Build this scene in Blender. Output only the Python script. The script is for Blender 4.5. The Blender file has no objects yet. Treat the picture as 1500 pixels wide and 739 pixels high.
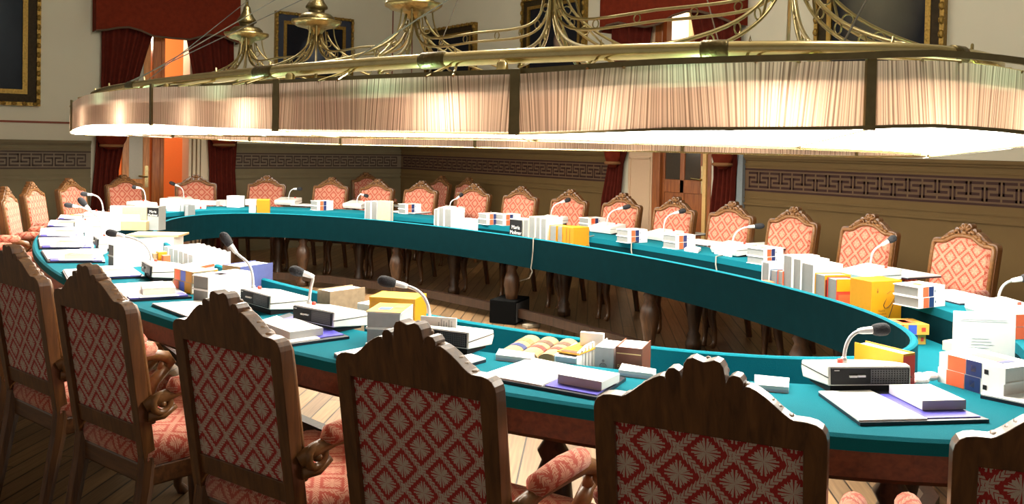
import bpy, bmesh, math, random
from mathutils import Vector, Matrix
random.seed(7)
scene = bpy.context.scene
C = scene.collection
PI = math.pi

# ------------------------------------------------------------------ camera model (room axes: X along far wall, Y along right wall)
F, CY, PITCH, ROLL, YAW, H = 1290.0, 239.0, .0201, .0194, .661, 1.52
DX, DY = 7.0, 11.8            # right wall plane x = DX, far wall plane y = DY
def cam_axes():
    ca, sa = math.cos(YAW), math.sin(YAW)
    w = lambda v: Vector((v[0]*ca + v[1]*sa, -v[0]*sa + v[1]*ca, v[2]))
    fw = Vector((0, math.cos(PITCH), -math.sin(PITCH))); up = Vector((0, math.sin(PITCH), math.cos(PITCH))); rt = Vector((1, 0, 0))
    c, s = math.cos(ROLL), math.sin(ROLL)
    return w(c*rt + s*up), w(-s*rt + c*up), w(fw)
RT, UP, FW = cam_axes()
EYE = Vector((0, 0, H))
def ray(px, py): return FW + RT*((px-750)/F) + UP*((CY-py)/F)
def at(px, py, z):
    d = ray(px, py); return EYE + d*((z-H)/d.z)
def onR(px, py, x=None):
    d = ray(px, py); return EYE + d*((DX if x is None else x)/d.x)
def onF(px, py, y=None):
    d = ray(px, py); return EYE + d*((DY if y is None else y)/d.y)
cam_d = bpy.data.cameras.new('camera'); cam = bpy.data.objects.new('camera', cam_d); C.objects.link(cam)
M = Matrix.Identity(4)
for i in range(3):
    M[i][0], M[i][1], M[i][2], M[i][3] = RT[i], UP[i], -FW[i], EYE[i]
cam.matrix_world = M
cam_d.sensor_width = 36; cam_d.lens = F/1500*36; cam_d.shift_y = (CY-369.5)/1500; cam_d.clip_start = .05
scene.camera = cam

# ------------------------------------------------------------------ materials
MAT = {}
def nmat(name):
    m = bpy.data.materials.new(name); m.use_nodes = True
    nt = m.node_tree; b = nt.nodes['Principled BSDF']; return m, nt, b
def N(nt, t, **kw):
    n = nt.nodes.new(t)
    for k, v in kw.items(): setattr(n, k, v)
    return n
def math_(nt, op, a, b=None, c=None, clamp=False):
    n = N(nt, 'ShaderNodeMath', operation=op); n.use_clamp = clamp
    for i, v in enumerate((a, b, c)):
        if v is None: continue
        if isinstance(v, (int, float)): n.inputs[i].default_value = v
        else: nt.links.new(v, n.inputs[i])
    return n.outputs[0]
def mixc(nt, f, a, b):
    n = N(nt, 'ShaderNodeMix', data_type='RGBA')
    for s, v in ((0, f), (6, a), (7, b)):
        if isinstance(v, tuple): n.inputs[s].default_value = (*v, 1)
        elif isinstance(v, (int, float)): n.inputs[s].default_value = v
        else: nt.links.new(v, n.inputs[s])
    return n.outputs[2]
def plain(name, col, rough=.6, metal=0, noise=.12, scale=40, bump=0, spec=.5, coat=0):
    if name in MAT: return MAT[name]
    m, nt, b = nmat(name)
    tc = N(nt, 'ShaderNodeTexCoord'); no = N(nt, 'ShaderNodeTexNoise'); no.inputs['Scale'].default_value = scale; no.inputs['Detail'].default_value = 4
    nt.links.new(tc.outputs['Object'], no.inputs['Vector'])
    c = mixc(nt, no.outputs['Fac'], tuple(v*(1-noise) for v in col), tuple(min(1, v*(1+noise)) for v in col))
    nt.links.new(c, b.inputs['Base Color'])
    b.inputs['Roughness'].default_value = rough; b.inputs['Metallic'].default_value = metal; b.inputs['Specular IOR Level'].default_value = spec
    if coat: b.inputs['Coat Weight'].default_value = coat; b.inputs['Coat Roughness'].default_value = .15
    if bump:
        bp = N(nt, 'ShaderNodeBump'); bp.inputs['Strength'].default_value = bump; bp.inputs['Distance'].default_value = .01
        nt.links.new(no.outputs['Fac'], bp.inputs['Height']); nt.links.new(bp.outputs[0], b.inputs['Normal'])
    MAT[name] = m; return m
def wood(name, c1, c2, rough=.35, axis='Z', scale=6, coat=.3):
    m, nt, b = nmat(name)
    tc = N(nt, 'ShaderNodeTexCoord'); mp = N(nt, 'ShaderNodeMapping')
    s = {'Z': (9, 9, .8), 'X': (.8, 9, 9), 'Y': (9, .8, 9)}[axis]; mp.inputs['Scale'].default_value = s
    nt.links.new(tc.outputs['Object'], mp.inputs[0])
    no = N(nt, 'ShaderNodeTexNoise'); no.inputs['Scale'].default_value = scale; no.inputs['Detail'].default_value = 6; no.inputs['Distortion'].default_value = .6
    nt.links.new(mp.outputs[0], no.inputs['Vector'])
    r = N(nt, 'ShaderNodeValToRGB'); r.color_ramp.elements[0].position = .3; r.color_ramp.elements[1].position = .72
    r.color_ramp.elements[0].color = (*c1, 1); r.color_ramp.elements[1].color = (*c2, 1)
    nt.links.new(no.outputs['Fac'], r.inputs[0]); nt.links.new(r.outputs[0], b.inputs['Base Color'])
    b.inputs['Roughness'].default_value = rough; b.inputs['Coat Weight'].default_value = coat; b.inputs['Coat Roughness'].default_value = .2
    MAT[name] = m; return m
walnut = wood('walnut', (.058, .020, .005), (.17, .066, .017))
walnut_x = wood('walnut_rail', (.055, .022, .008), (.15, .06, .02), axis='X')
carved = plain('carved_walnut', (.19, .085, .028), .36, noise=.5, scale=60, coat=.12, spec=.35)
legwood = wood('turned_wood', (.026, .011, .004), (.085, .036, .013), .4)
stretch_m = wood('stretcher_wood', (.018, .008, .003), (.05, .02, .008), .5)
apron_m = wood('apron_wood', (.05, .016, .007), (.12, .04, .016), .4, 'X')
doorwood = wood('door_wood_lit', (.48, .16, .03), (.78, .31, .075), .35)  # corridor light is put into the bright orange of this wood
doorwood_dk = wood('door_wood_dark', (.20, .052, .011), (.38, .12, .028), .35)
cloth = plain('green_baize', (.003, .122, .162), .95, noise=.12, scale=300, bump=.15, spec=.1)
cloth_drop = plain('green_baize_shaded', (.001, .019, .0245), .97, noise=.16, scale=14, spec=.05)  # same baize, with the shade of the inward faces in its colour
white = plain('white_paper', (.86, .86, .85), .7, noise=.02)
pages = plain('book_pages', (.36, .36, .37), .85, noise=.10, scale=160)
pages_w = plain('white_pages', (.80, .79, .76), .85, noise=.06, scale=160)
cream = plain('cream_cover', (.80, .72, .52), .6, noise=.05)
tan = plain('tan_cover', (.42, .29, .16), .7, noise=.25, scale=60)
tan_l = plain('cardboard', (.62, .46, .24), .75, noise=.12, scale=30)
leather = plain('brown_leather', (.17, .048, .020), .5, noise=.2, scale=60)
parch = plain('parchment_spine', (.33, .215, .095), .55, noise=.28, scale=25)
yellow = plain('yellow_cover', (.60, .275, .004), .5, noise=.06)
yellow_d = plain('deep_yellow_cover', (.52, .225, .004), .5, noise=.06)
red = plain('red_cover', (.72, .05, .03), .45, noise=.06)
orange = plain('red_orange_label', (.83, .14, .05), .45, noise=.06)
navy = plain('navy_label', (.02, .035, .14), .4, noise=.06)
blue = plain('blue_label', (.05, .11, .55), .4, noise=.06)
blueviolet = plain('blue_pocket', (.10, .09, .50), .3, noise=.06)
bluebook = plain('blue_cloth_cover', (.09, .11, .30), .7, noise=.15)
grey_b = plain('grey_cover_shaded_pages', (.21, .215, .21), .7, noise=.08)  # also serves page blocks, the shade of their fronts painted as grey
grey_l = plain('light_grey_cover', (.36, .37, .36), .7, noise=.08)
palepages = plain('pale_blue_pages', (.60, .68, .80), .7, noise=.05)
darkred = plain('dark_red_label', (.20, .03, .02), .5, noise=.1)
black = plain('black_plastic', (.008, .008, .009), .6, noise=.1, spec=.25)
folder_m = plain('dark_folder', (.018, .018, .03), .35, noise=.1)
greyplastic = plain('grey_plastic', (.36, .36, .36), .4, noise=.05)
whiteplastic = plain('ivory_plastic', (.78, .78, .73), .35, noise=.02)
neck_m = plain('grey_metal_neck', (.62, .63, .64), .3, metal=.4, noise=.04)
foam = plain('foam', (.022, .022, .026), .95, noise=.4, scale=200, bump=.4)
brass = plain('brass', (.64, .52, .26), .27, metal=1, noise=.2, scale=20)
brass_arm = plain('arm_brass', (.36, .285, .13), .3, metal=1, noise=.25, scale=30)
brass_dk = plain('aged_brass', (.20, .16, .075), .38, metal=.8, noise=.25, scale=25)
brass_old = plain('antique_brass', (.17, .13, .058), .36, metal=1, noise=.4, scale=50, bump=.4)
wire_m = plain('steel_wire', (.30, .29, .26), .4, metal=.7)
ink = plain('ink', (.02, .018, .015), .6)
ink_g = plain('grey_ink', (.38, .38, .40), .7)
gold_ink = plain('gold_ink', (.75, .56, .25), .4, metal=.3)
whiteink = plain('white_ink', (.85, .85, .85), .6)
plaster = plain('cream_plaster', (.63, .585, .47), .9, noise=.05, scale=2.5, spec=.1)
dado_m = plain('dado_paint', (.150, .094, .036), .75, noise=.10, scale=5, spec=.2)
dado_f = plain('dado_paint_far_cool_lit', (.175, .140, .080), .75, noise=.10, scale=5, spec=.2)  # same dado paint, the far wall's cooler light mixed into the colour
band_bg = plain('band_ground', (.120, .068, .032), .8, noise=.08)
band_bgf = plain('band_ground_far_cool_lit', (.165, .125, .085), .8, noise=.08)  # band ground toned for the cooler light on the far wall
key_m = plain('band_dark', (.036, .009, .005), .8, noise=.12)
key_f = plain('band_dark_far_cool_lit', (.058, .034, .024), .8, noise=.12)  # meander paint toned for the cooler light on the far wall
redline = plain('red_paint_line', (.22, .055, .03), .8)
orangewall = plain('orange_wall', (.80, .33, .11), .9, noise=.04)
whitetrim = plain('white_moulding', (.80, .66, .47), .6, noise=.04)
velvet = plain('red_velvet', (.150, .020, .008), .9, noise=.35, scale=18, spec=.1)
velvet_dk = plain('dark_velvet', (.10, .014, .008), .9, noise=.35, scale=18, spec=.1)
fringe_m = plain('fringe', (.10, .055, .03), .9, noise=.3)
gilt = plain('gilt', (.30, .18, .038), .40, metal=.7, noise=.6, scale=45, bump=.9)
gilt_dk = plain('dark_frame', (.035, .022, .009), .6, noise=.6, scale=30, bump=.4, spec=.12)
glass_dk = plain('dark_glass', (.055, .042, .03), .12, noise=.1)
extinguisher_m = plain('extinguisher_red', (.7, .03, .015), .3)

def fabric(name, ground, rope, period=.118, motif=.285, ropew=.405):
    m, nt, b = nmat(name)
    uv = N(nt, 'ShaderNodeUVMap'); sp = N(nt, 'ShaderNodeSeparateXYZ'); nt.links.new(uv.outputs[0], sp.inputs[0])
    X = math_(nt, 'MULTIPLY', sp.outputs[0], 1/period); Y = math_(nt, 'MULTIPLY', sp.outputs[1], 1/period)
    s = math_(nt, 'ADD', X, Y); t = math_(nt, 'SUBTRACT', X, Y)
    cs = math_(nt, 'SUBTRACT', math_(nt, 'FRACT', s), .5); ct = math_(nt, 'SUBTRACT', math_(nt, 'FRACT', t), .5)
    acs = math_(nt, 'ABSOLUTE', cs); act = math_(nt, 'ABSOLUTE', ct)
    # twisted ropes along both lattice directions
    w1 = math_(nt, 'MULTIPLY', math_(nt, 'SINE', math_(nt, 'ADD', math_(nt, 'MULTIPLY', t, 44), math_(nt, 'MULTIPLY', cs, 50))), .020)
    w2 = math_(nt, 'MULTIPLY', math_(nt, 'SINE', math_(nt, 'ADD', math_(nt, 'MULTIPLY', s, 44), math_(nt, 'MULTIPLY', ct, 50))), .020)
    r1 = math_(nt, 'GREATER_THAN', math_(nt, 'ADD', acs, w1), ropew)
    r2 = math_(nt, 'GREATER_THAN', math_(nt, 'ADD', act, w2), ropew)
    g1 = math_(nt, 'LESS_THAN', math_(nt, 'SINE', math_(nt, 'ADD', math_(nt, 'MULTIPLY', t, 44), math_(nt, 'MULTIPLY', acs, 62))), .72)
    g2 = math_(nt, 'LESS_THAN', math_(nt, 'SINE', math_(nt, 'ADD', math_(nt, 'MULTIPLY', s, 44), math_(nt, 'MULTIPLY', act, 62))), .72)
    rope_f = math_(nt, 'MAXIMUM', math_(nt, 'MULTIPLY', r1, g1), math_(nt, 'MULTIPLY', r2, g2))
    # leafy motif in every diamond, slit into four petals
    mn = math_(nt, 'MINIMUM', acs, act); mxx = math_(nt, 'MAXIMUM', acs, act)
    ser = math_(nt, 'MULTIPLY', math_(nt, 'COSINE', math_(nt, 'MULTIPLY', mn, 2*PI/.105)), -.026)
    mx = math_(nt, 'ADD', mxx, ser)
    mo = math_(nt, 'LESS_THAN', mx, motif)
    slit = math_(nt, 'GREATER_THAN', math_(nt, 'ABSOLUTE', math_(nt, 'SUBTRACT', acs, act)), math_(nt, 'MULTIPLY', mxx, .14))
    vein = math_(nt, 'GREATER_THAN', math_(nt, 'ABSOLUTE', math_(nt, 'SUBTRACT', mn, math_(nt, 'MULTIPLY', mxx, .42))), math_(nt, 'MULTIPLY', math_(nt, 'SUBTRACT', mxx, .10), .10))
    mo = math_(nt, 'MULTIPLY', math_(nt, 'MULTIPLY', mo, slit), vein)
    f = math_(nt, 'MAXIMUM', rope_f, mo)
    no = N(nt, 'ShaderNodeTexNoise'); no.inputs['Scale'].default_value = 420; nt.links.new(uv.outputs[0], no.inputs['Vector'])
    k = math_(nt, 'MULTIPLY_ADD', no.outputs['Fac'], .7, .65)
    col = mixc(nt, f, ground, rope)
    mul = N(nt, 'ShaderNodeMix', data_type='RGBA', blend_type='MULTIPLY'); mul.inputs[0].default_value = 1
    nt.links.new(col, mul.inputs[6]); nt.links.new(k, mul.inputs[7])
    nt.links.new(mul.outputs[2], b.inputs['Base Color'])
    b.inputs['Roughness'].default_value = .92; b.inputs['Specular IOR Level'].default_value = .15
    b.inputs['Sheen Weight'].default_value = .15
    bp = N(nt, 'ShaderNodeBump'); bp.inputs['Strength'].default_value = .35; bp.inputs['Distance'].default_value = .003
    nt.links.new(f, bp.inputs['Height']); nt.links.new(bp.outputs[0], b.inputs['Normal'])
    return m
fab_back = fabric('damask_back_shaded', (.38, .028, .024), (.56, .44, .36))  # rear copy of the one damask, coloured as it looks in shade
fab_front = fabric('damask_front_lit', (.42, .080, .05), (.58, .285, .195), .125, .285, .40)  # front copy of the same damask, lamp light put into its salmon tones

def planks():
    m, nt, b = nmat('floor_planks')
    tc = N(nt, 'ShaderNodeTexCoord'); mp = N(nt, 'ShaderNodeMapping'); mp.inputs['Rotation'].default_value = (0, 0, -math.radians(47))
    nt.links.new(tc.outputs['Object'], mp.inputs[0]); sp = N(nt, 'ShaderNodeSeparateXYZ'); nt.links.new(mp.outputs[0], sp.inputs[0])
    v = math_(nt, 'MULTIPLY', sp.outputs[1], 1/.10); row = math_(nt, 'FLOOR', v); fr = math_(nt, 'FRACT', v)
    wn = N(nt, 'ShaderNodeTexWhiteNoise', noise_dimensions='1D'); nt.links.new(row, wn.inputs['W'])
    u = math_(nt, 'ADD', math_(nt, 'MULTIPLY', sp.outputs[0], 1/1.9), math_(nt, 'MULTIPLY', wn.outputs['Value'], 7)); ur = math_(nt, 'FLOOR', u); uf = math_(nt, 'FRACT', u)
    wn2 = N(nt, 'ShaderNodeTexWhiteNoise', noise_dimensions='2D'); cb = N(nt, 'ShaderNodeCombineXYZ'); nt.links.new(row, cb.inputs[0]); nt.links.new(ur, cb.inputs[1]); nt.links.new(cb.outputs[0], wn2.inputs['Vector'])
    gap = math_(nt, 'MAXIMUM', math_(nt, 'LESS_THAN', fr, .085), math_(nt, 'LESS_THAN', uf, .004))
    mp2 = N(nt, 'ShaderNodeMapping'); mp2.inputs['Scale'].default_value = (1.2, 22, 1); nt.links.new(mp.outputs[0], mp2.inputs[0])
    no = N(nt, 'ShaderNodeTexNoise'); no.inputs['Scale'].default_value = 3; no.inputs['Detail'].default_value = 6; nt.links.new(mp2.outputs[0], no.inputs['Vector'])
    c = mixc(nt, no.outputs['Fac'], (.085, .042, .017), (.40, .25, .125))
    c2 = mixc(nt, wn2.outputs['Value'], (.62, .62, .62), (1.1, 1.05, .98))
    mul = N(nt, 'ShaderNodeMix', data_type='RGBA', blend_type='MULTIPLY'); mul.inputs[0].default_value = 1; nt.links.new(c, mul.inputs[6]); nt.links.new(c2, mul.inputs[7])
    fin = mixc(nt, gap, mul.outputs[2], (.02, .012, .006)); nt.links.new(fin, b.inputs['Base Color'])
    b.inputs['Roughness'].default_value = .38
    bp = N(nt, 'ShaderNodeBump'); bp.inputs['Strength'].default_value = .5; bp.inputs['Distance'].default_value = .004; bp.invert = True
    nt.links.new(gap, bp.inputs['Height']); nt.links.new(bp.outputs[0], b.inputs['Normal'])
    return m
floor_m = planks()

def pleats():
    m, nt, b = nmat('pleated_silk'); nt.nodes.remove(b); out = nt.nodes['Material Output']
    uv = N(nt, 'ShaderNodeUVMap'); sp = N(nt, 'ShaderNodeSeparateXYZ'); nt.links.new(uv.outputs[0], sp.inputs[0])
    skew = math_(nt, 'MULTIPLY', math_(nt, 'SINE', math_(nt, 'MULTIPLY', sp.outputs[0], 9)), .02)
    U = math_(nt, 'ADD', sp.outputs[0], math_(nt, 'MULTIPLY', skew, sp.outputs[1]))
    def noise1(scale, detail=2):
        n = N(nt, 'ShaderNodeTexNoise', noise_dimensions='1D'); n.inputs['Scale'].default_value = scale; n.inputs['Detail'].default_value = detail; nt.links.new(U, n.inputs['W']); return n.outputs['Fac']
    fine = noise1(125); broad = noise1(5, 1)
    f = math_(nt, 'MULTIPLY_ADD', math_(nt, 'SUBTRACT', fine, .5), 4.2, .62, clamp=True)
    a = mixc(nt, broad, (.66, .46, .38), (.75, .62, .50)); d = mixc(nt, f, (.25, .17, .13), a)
    tr = N(nt, 'ShaderNodeBsdfTranslucent'); di = N(nt, 'ShaderNodeBsdfDiffuse'); nt.links.new(d, tr.inputs[0]); nt.links.new(d, di.inputs[0])
    bp = N(nt, 'ShaderNodeBump'); bp.inputs['Strength'].default_value = .6; bp.inputs['Distance'].default_value = .006; nt.links.new(fine, bp.inputs['Height']); nt.links.new(bp.outputs[0], di.inputs['Normal'])
    mx = N(nt, 'ShaderNodeMixShader'); mx.inputs[0].default_value = .5; nt.links.new(tr.outputs[0], mx.inputs[1]); nt.links.new(di.outputs[0], mx.inputs[2])
    nt.links.new(mx.outputs[0], out.inputs[0]); return m
silk = pleats()
def emis(name, col, s):
    m, nt, b = nmat(name); b.inputs['Base Color'].default_value = (*col, 1)
    b.inputs['Emission Color'].default_value = (*col, 1); b.inputs['Emission Strength'].default_value = s; return m
diffuser_m = emis('opal_diffuser', (1, .93, .80), 23)
_nt = diffuser_m.node_tree; _g = _nt.nodes.new('ShaderNodeNewGeometry'); _nt.links.new(math_(_nt, 'MULTIPLY_ADD', _g.outputs['Backfacing'], -22.9, 23.0), _nt.nodes['Principled BSDF'].inputs['Emission Strength'])
bulb_m = emis('bulb_glow', (1, .9, .7), 6)

def painting(name, figx, figy, col, size, s2):
    m, nt, b = nmat(name)
    uv = N(nt, 'ShaderNodeUVMap'); mp = N(nt, 'ShaderNodeMapping'); mp.inputs['Location'].default_value = (-figx*s2[0], -figy*s2[1], 0); mp.inputs['Scale'].default_value = (s2[0], s2[1], 1)
    nt.links.new(uv.outputs[0], mp.inputs[0])
    no = N(nt, 'ShaderNodeTexNoise'); no.inputs['Scale'].default_value = 3; no.inputs['Detail'].default_value = 5; nt.links.new(uv.outputs[0], no.inputs['Vector'])
    ln = N(nt, 'ShaderNodeVectorMath', operation='LENGTH'); nt.links.new(mp.outputs[0], ln.inputs[0])
    f = math_(nt, 'SUBTRACT', math_(nt, 'MULTIPLY_ADD', no.outputs['Fac'], .5, 1.0), math_(nt, 'MULTIPLY', ln.outputs['Value'], 1/size), clamp=True)
    bg = mixc(nt, no.outputs['Fac'], (.004, .004, .008), (.022, .022, .028))
    nt.links.new(mixc(nt, f, bg, col), b.inputs['Base Color']); b.inputs['Roughness'].default_value = .75; b.inputs['Specular IOR Level'].default_value = .08; return m

# ------------------------------------------------------------------ mesh helpers
def box(bm, x0, x1, y0, y1, z0, z1, mat=None):
    vs = [bm.verts.new((x, y, z)) for x in (x0, x1) for y in (y0, y1) for z in (z0, z1)]
    if mat is not None:
        for v in vs: v.co = mat @ v.co
    for f in ((0, 1, 3, 2), (4, 6, 7, 5), (0, 4, 5, 1), (2, 3, 7, 6), (0, 2, 6, 4), (1, 5, 7, 3)): bm.faces.new([vs[i] for i in f])
def prism(bm, pts, d, mat=None):
    """pts: 3-D polygon, d: extrusion vector"""
    d = Vector(d); a = [bm.verts.new(Vector(p)) for p in pts]; b = [bm.verts.new(Vector(p)+d) for p in pts]
    n = len(pts)
    bm.faces.new(a); bm.faces.new(list(reversed(b)))
    for i in range(n): bm.faces.new((a[i], b[i], b[(i+1) % n], a[(i+1) % n]))
    if mat is not None:
        for v in a+b: v.co = mat @ v.co
def tube(bm, pts, r, seg=10, closed=False, flat=None):
    pts = [Vector(p) for p in pts]; n = len(pts); rs = r if isinstance(r, (list, tuple)) else [r]*n
    rings = []; prev = None
    for i, p in enumerate(pts):
        t = (pts[(i+1) % n]-pts[i-1]) if closed else (pts[min(i+1, n-1)]-pts[max(i-1, 0)])
        if t.length < 1e-9: t = Vector((0, 0, 1))
        t.normalize()
        a = prev if prev is not None else (Vector((0, 0, 1)) if abs(t.z) < .9 else Vector((1, 0, 0)))
        a = (a - t*a.dot(t))
        if a.length < 1e-6: a = t.orthogonal()
        a.normalize(); prev = a; b = t.cross(a)
        rings.append([bm.verts.new(p + (a*math.cos(2*PI*k/seg)*(flat or 1) + b*math.sin(2*PI*k/seg))*rs[i]) for k in range(seg)])
    for i in range(n if closed else n-1):
        A, B = rings[i], rings[(i+1) % n]
        for k in range(seg): bm.faces.new((A[k], A[(k+1) % seg], B[(k+1) % seg], B[k]))
    if not closed:
        bm.faces.new(list(reversed(rings[0]))); bm.faces.new(rings[-1])
def lathe(bm, prof, o=(0, 0, 0), seg=20, cap=True, wob=0):
    o = Vector(o); rings = []
    for r, z in prof:
        rings.append([bm.verts.new(o+Vector((r*(1+wob*math.cos(8*2*PI*k/seg))*math.cos(2*PI*k/seg), r*(1+wob*math.cos(8*2*PI*k/seg))*math.sin(2*PI*k/seg), z))) for k in range(seg)])
    for A, B in zip(rings, rings[1:]):
        for k in range(seg): bm.faces.new((A[k], A[(k+1) % seg], B[(k+1) % seg], B[k]))
    if cap: bm.faces.new(list(reversed(rings[0]))); bm.faces.new(rings[-1])
def blob(bm, c, r, seg=10, mat=None):
    rx, ry, rz = r if isinstance(r, (tuple, list)) else (r, r, r)
    m = Matrix.Translation(Vector(c)) @ (mat or Matrix.Identity(4)) @ Matrix.Diagonal((rx, ry, rz, 1))
    bmesh.ops.create_uvsphere(bm, u_segments=seg, v_segments=max(6, seg*2//3), radius=1, matrix=m)
def ring(bm, c, R, r, n, seg=14, rs=6):
    """torus of radius R about axis n"""
    n = Vector(n).normalized(); a = n.orthogonal().normalized(); b = n.cross(a)
    tube(bm, [Vector(c)+(a*math.cos(2*PI*k/seg)+b*math.sin(2*PI*k/seg))*R for k in range(seg)], r, rs, closed=True)
def boxuv(me):
    uv = me.uv_layers.new(name='UVMap')
    for p in me.polygons:
        n = p.normal; ax = max(range(3), key=lambda i: abs(n[i]))
        for li in p.loop_indices:
            co = me.vertices[me.loops[li].vertex_index].co
            uv.data[li].uv = (co.y, co.z) if ax == 0 else (co.x, co.z) if ax == 1 else (co.x, co.y)
def obj(name, bm, mat, parent=None, smooth=False, bevel=0, subd=0, uv=False, label=None, down=False):
    bmesh.ops.recalc_face_normals(bm, faces=bm.faces[:])
    me = bpy.data.meshes.new(name); bm.to_mesh(me); bm.free()
    for m in (mat if isinstance(mat, (list, tuple)) else [mat]): me.materials.append(m)
    if down:
        for p in me.polygons:
            if p.normal.z > 0: p.flip()
        me.update()
    if uv: boxuv(me)
    if smooth:
        for p in me.polygons: p.use_smooth = True
    o = bpy.data.objects.new(name, me); C.objects.link(o)
    if parent: o.parent = parent
    if bevel:
        md = o.modifiers.new('bevel', 'BEVEL'); md.width = bevel; md.segments = 2; md.limit_method = 'ANGLE'; md.angle_limit = .7
    if subd:
        md = o.modifiers.new('subsurf', 'SUBSURF'); md.levels = subd; md.render_levels = subd
    if label: o['label'] = label
    return o
def tag(o, label, cat, group=None):
    o['label'] = label; o['category'] = cat; o['kind'] = 'thing'
    if group: o['group'] = group
    return o
def struct(o): o['kind'] = 'structure'; return o
def thing(name, label, cat, loc=(0, 0, 0), rz=0, group=None):
    o = bpy.data.objects.new(name, None); C.objects.link(o); o.location = loc; o.rotation_euler = (0, 0, rz); o.empty_display_size = .1
    return tag(o, label, cat, group)
def B(): return bmesh.new()
def kids(o): return [c for c in ALLK if c.parent == o]
def copy_tree(o, parent=None):
    c = o.copy(); C.objects.link(c)
    if parent: c.parent = parent
    for ch in list(o.children): copy_tree(ch, c)
    return c
def bez(p0, p1, p2, p3, n=14):
    p0, p1, p2, p3 = map(Vector, (p0, p1, p2, p3))
    return [p0*(1-t)**3 + p1*3*t*(1-t)**2 + p2*3*t*t*(1-t) + p3*t**3 for t in (i/n for i in range(n+1))]
def text(name, s, size, mat, parent, loc, rot, align='CENTER', ext=.0002, space=1.0, label=None):
    cu = bpy.data.curves.new(name, 'FONT'); cu.body = s; cu.size = size; cu.align_x = align; cu.align_y = 'CENTER'; cu.extrude = ext; cu.space_line = space
    cu.materials.append(mat); f = bpy.data.objects.new(name, cu); me = bpy.data.meshes.new_from_object(f); bpy.data.objects.remove(f); bpy.data.curves.remove(cu)
    if not me.materials: me.materials.append(mat)
    o = bpy.data.objects.new(name, me); C.objects.link(o); o.parent = parent; o.location = loc; o.rotation_euler = rot
    if label: o['label'] = label
    return o
ORD = ['first', 'second', 'third', 'fourth', 'fifth', 'sixth', 'seventh', 'eighth', 'ninth', 'tenth', 'eleventh', 'twelfth', 'thirteenth', 'fourteenth', 'fifteenth', 'sixteenth', 'seventeenth', 'eighteenth', 'nineteenth', 'twentieth']

# ------------------------------------------------------------------ room shell
CEIL = 4.7
bm = B(); box(bm, -3.2, DX+.2, -3.0, DY+.2, -.12, 0); struct(obj('floor', bm, floor_m))
bm = B(); box(bm, -3.2, DX+.2, -3.0, DY+.2, CEIL, CEIL+.1); struct(obj('ceiling', bm, plaster))
# far wall with doorway (at y = DY) ; right wall with doorway (at x = DX)
fx0, fx1 = onF(172, 200).x, onF(306, 200).x
ry0, ry1 = onR(1043, 222).y, onR(957, 222).y
DOORH = 3.25
bm = B(); box(bm, -3.2, fx0, DY, DY+.25, 0, CEIL); box(bm, fx1, DX+.25, DY, DY+.25, 0, CEIL); box(bm, fx0, fx1, DY, DY+.25, DOORH, CEIL)
struct(obj('wall_far', bm, plaster))
bm = B(); box(bm, DX, DX+.25, -3.0, ry0, 0, CEIL); box(bm, DX, DX+.25, ry1, DY, 0, CEIL); box(bm, DX, DX+.25, ry0, ry1, DOORH, CEIL)
struct(obj('wall_right', bm, plaster))
# painted dado below 1.47 m, with rail, band and meander
zt, zb1, zb0, zl = 1.475, 1.345, 1.127, 1.005
cf0, cf1 = onF(133, 200).x, onF(343, 200).x          # dado stops at the curtain outer edges
cr0, cr1 = onR(1088, 230).y, onR(893, 230).y
def dado(tagname, spans, along, mats):
    """along: function(s, depth, z) -> point"""
    dm, bg, ky = mats
    def q(bm, s0, s1, d0, d1, z0, z1):
        pts = [along(s, d, z) for s in (s0, s1) for d in (d0, d1) for z in (z0, z1)]
        vs = [bm.verts.new(p) for p in pts]
        for f in ((0, 1, 3, 2), (4, 6, 7, 5), (0, 4, 5, 1), (2, 3, 7, 6), (0, 2, 6, 4), (1, 5, 7, 3)): bm.faces.new([vs[i] for i in f])
    a, b_, c = B(), B(), B()
    for s0, s1 in spans:
        q(a, s0, s1, 0, .012, 0, zt); q(a, s0, s1, 0, .045, zt-.03, zt); q(a, s0, s1, 0, .03, zt-.05, zt-.03); q(a, s0, s1, 0, .022, zt-.105, zt-.085)
        q(a, s0, s1, 0, .03, zl-.012, zl+.012); q(a, s0, s1, 0, .022, zl+.05, zl+.062)
        q(a, s0, s1, 0, .03, 0, .16)
        q(b_, s0, s1, .012, .014, zb0, zb1)
        for zz in (zb0, zb1-.018): q(c, s0, s1, .014, .016, zz, zz+.018)
        P = .2436; hc = P/2; uw = hc/8; z0m = zb0+.033; uh = (zb1-.033-z0m)/7
        k = 0; s = s0
        while s+hc <= s1:
            def cell(c0, c1, r0, r1):
                if k % 2: c0, c1 = 6-c1, 6-c0
                q(c, s+uw*(c0+.5), s+uw*(c1+1.5), .014, .0155, z0m+uh*(6-r1), z0m+uh*(7-r0))
            cell(0, 6, 0, 0); cell(6, 6, 0, 4); cell(2, 6, 4, 4)
            cell(0, 6, 6, 6); cell(0, 0, 2, 6); cell(0, 4, 2, 2)
            # link the bars over the unit boundary
            s += hc; k += 1
    struct(obj('trim_dado_'+tagname, a, dm)); struct(obj('trim_band_'+tagname, b_, bg)); struct(obj('trim_meander_'+tagname, c, ky))
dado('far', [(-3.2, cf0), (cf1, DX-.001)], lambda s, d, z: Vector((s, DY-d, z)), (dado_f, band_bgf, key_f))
dado('right', [(-3.0, cr0), (cr1, DY-.03)], lambda s, d, z: Vector((DX-d, s, z)), (dado_m, band_bg, key_m))
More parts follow.
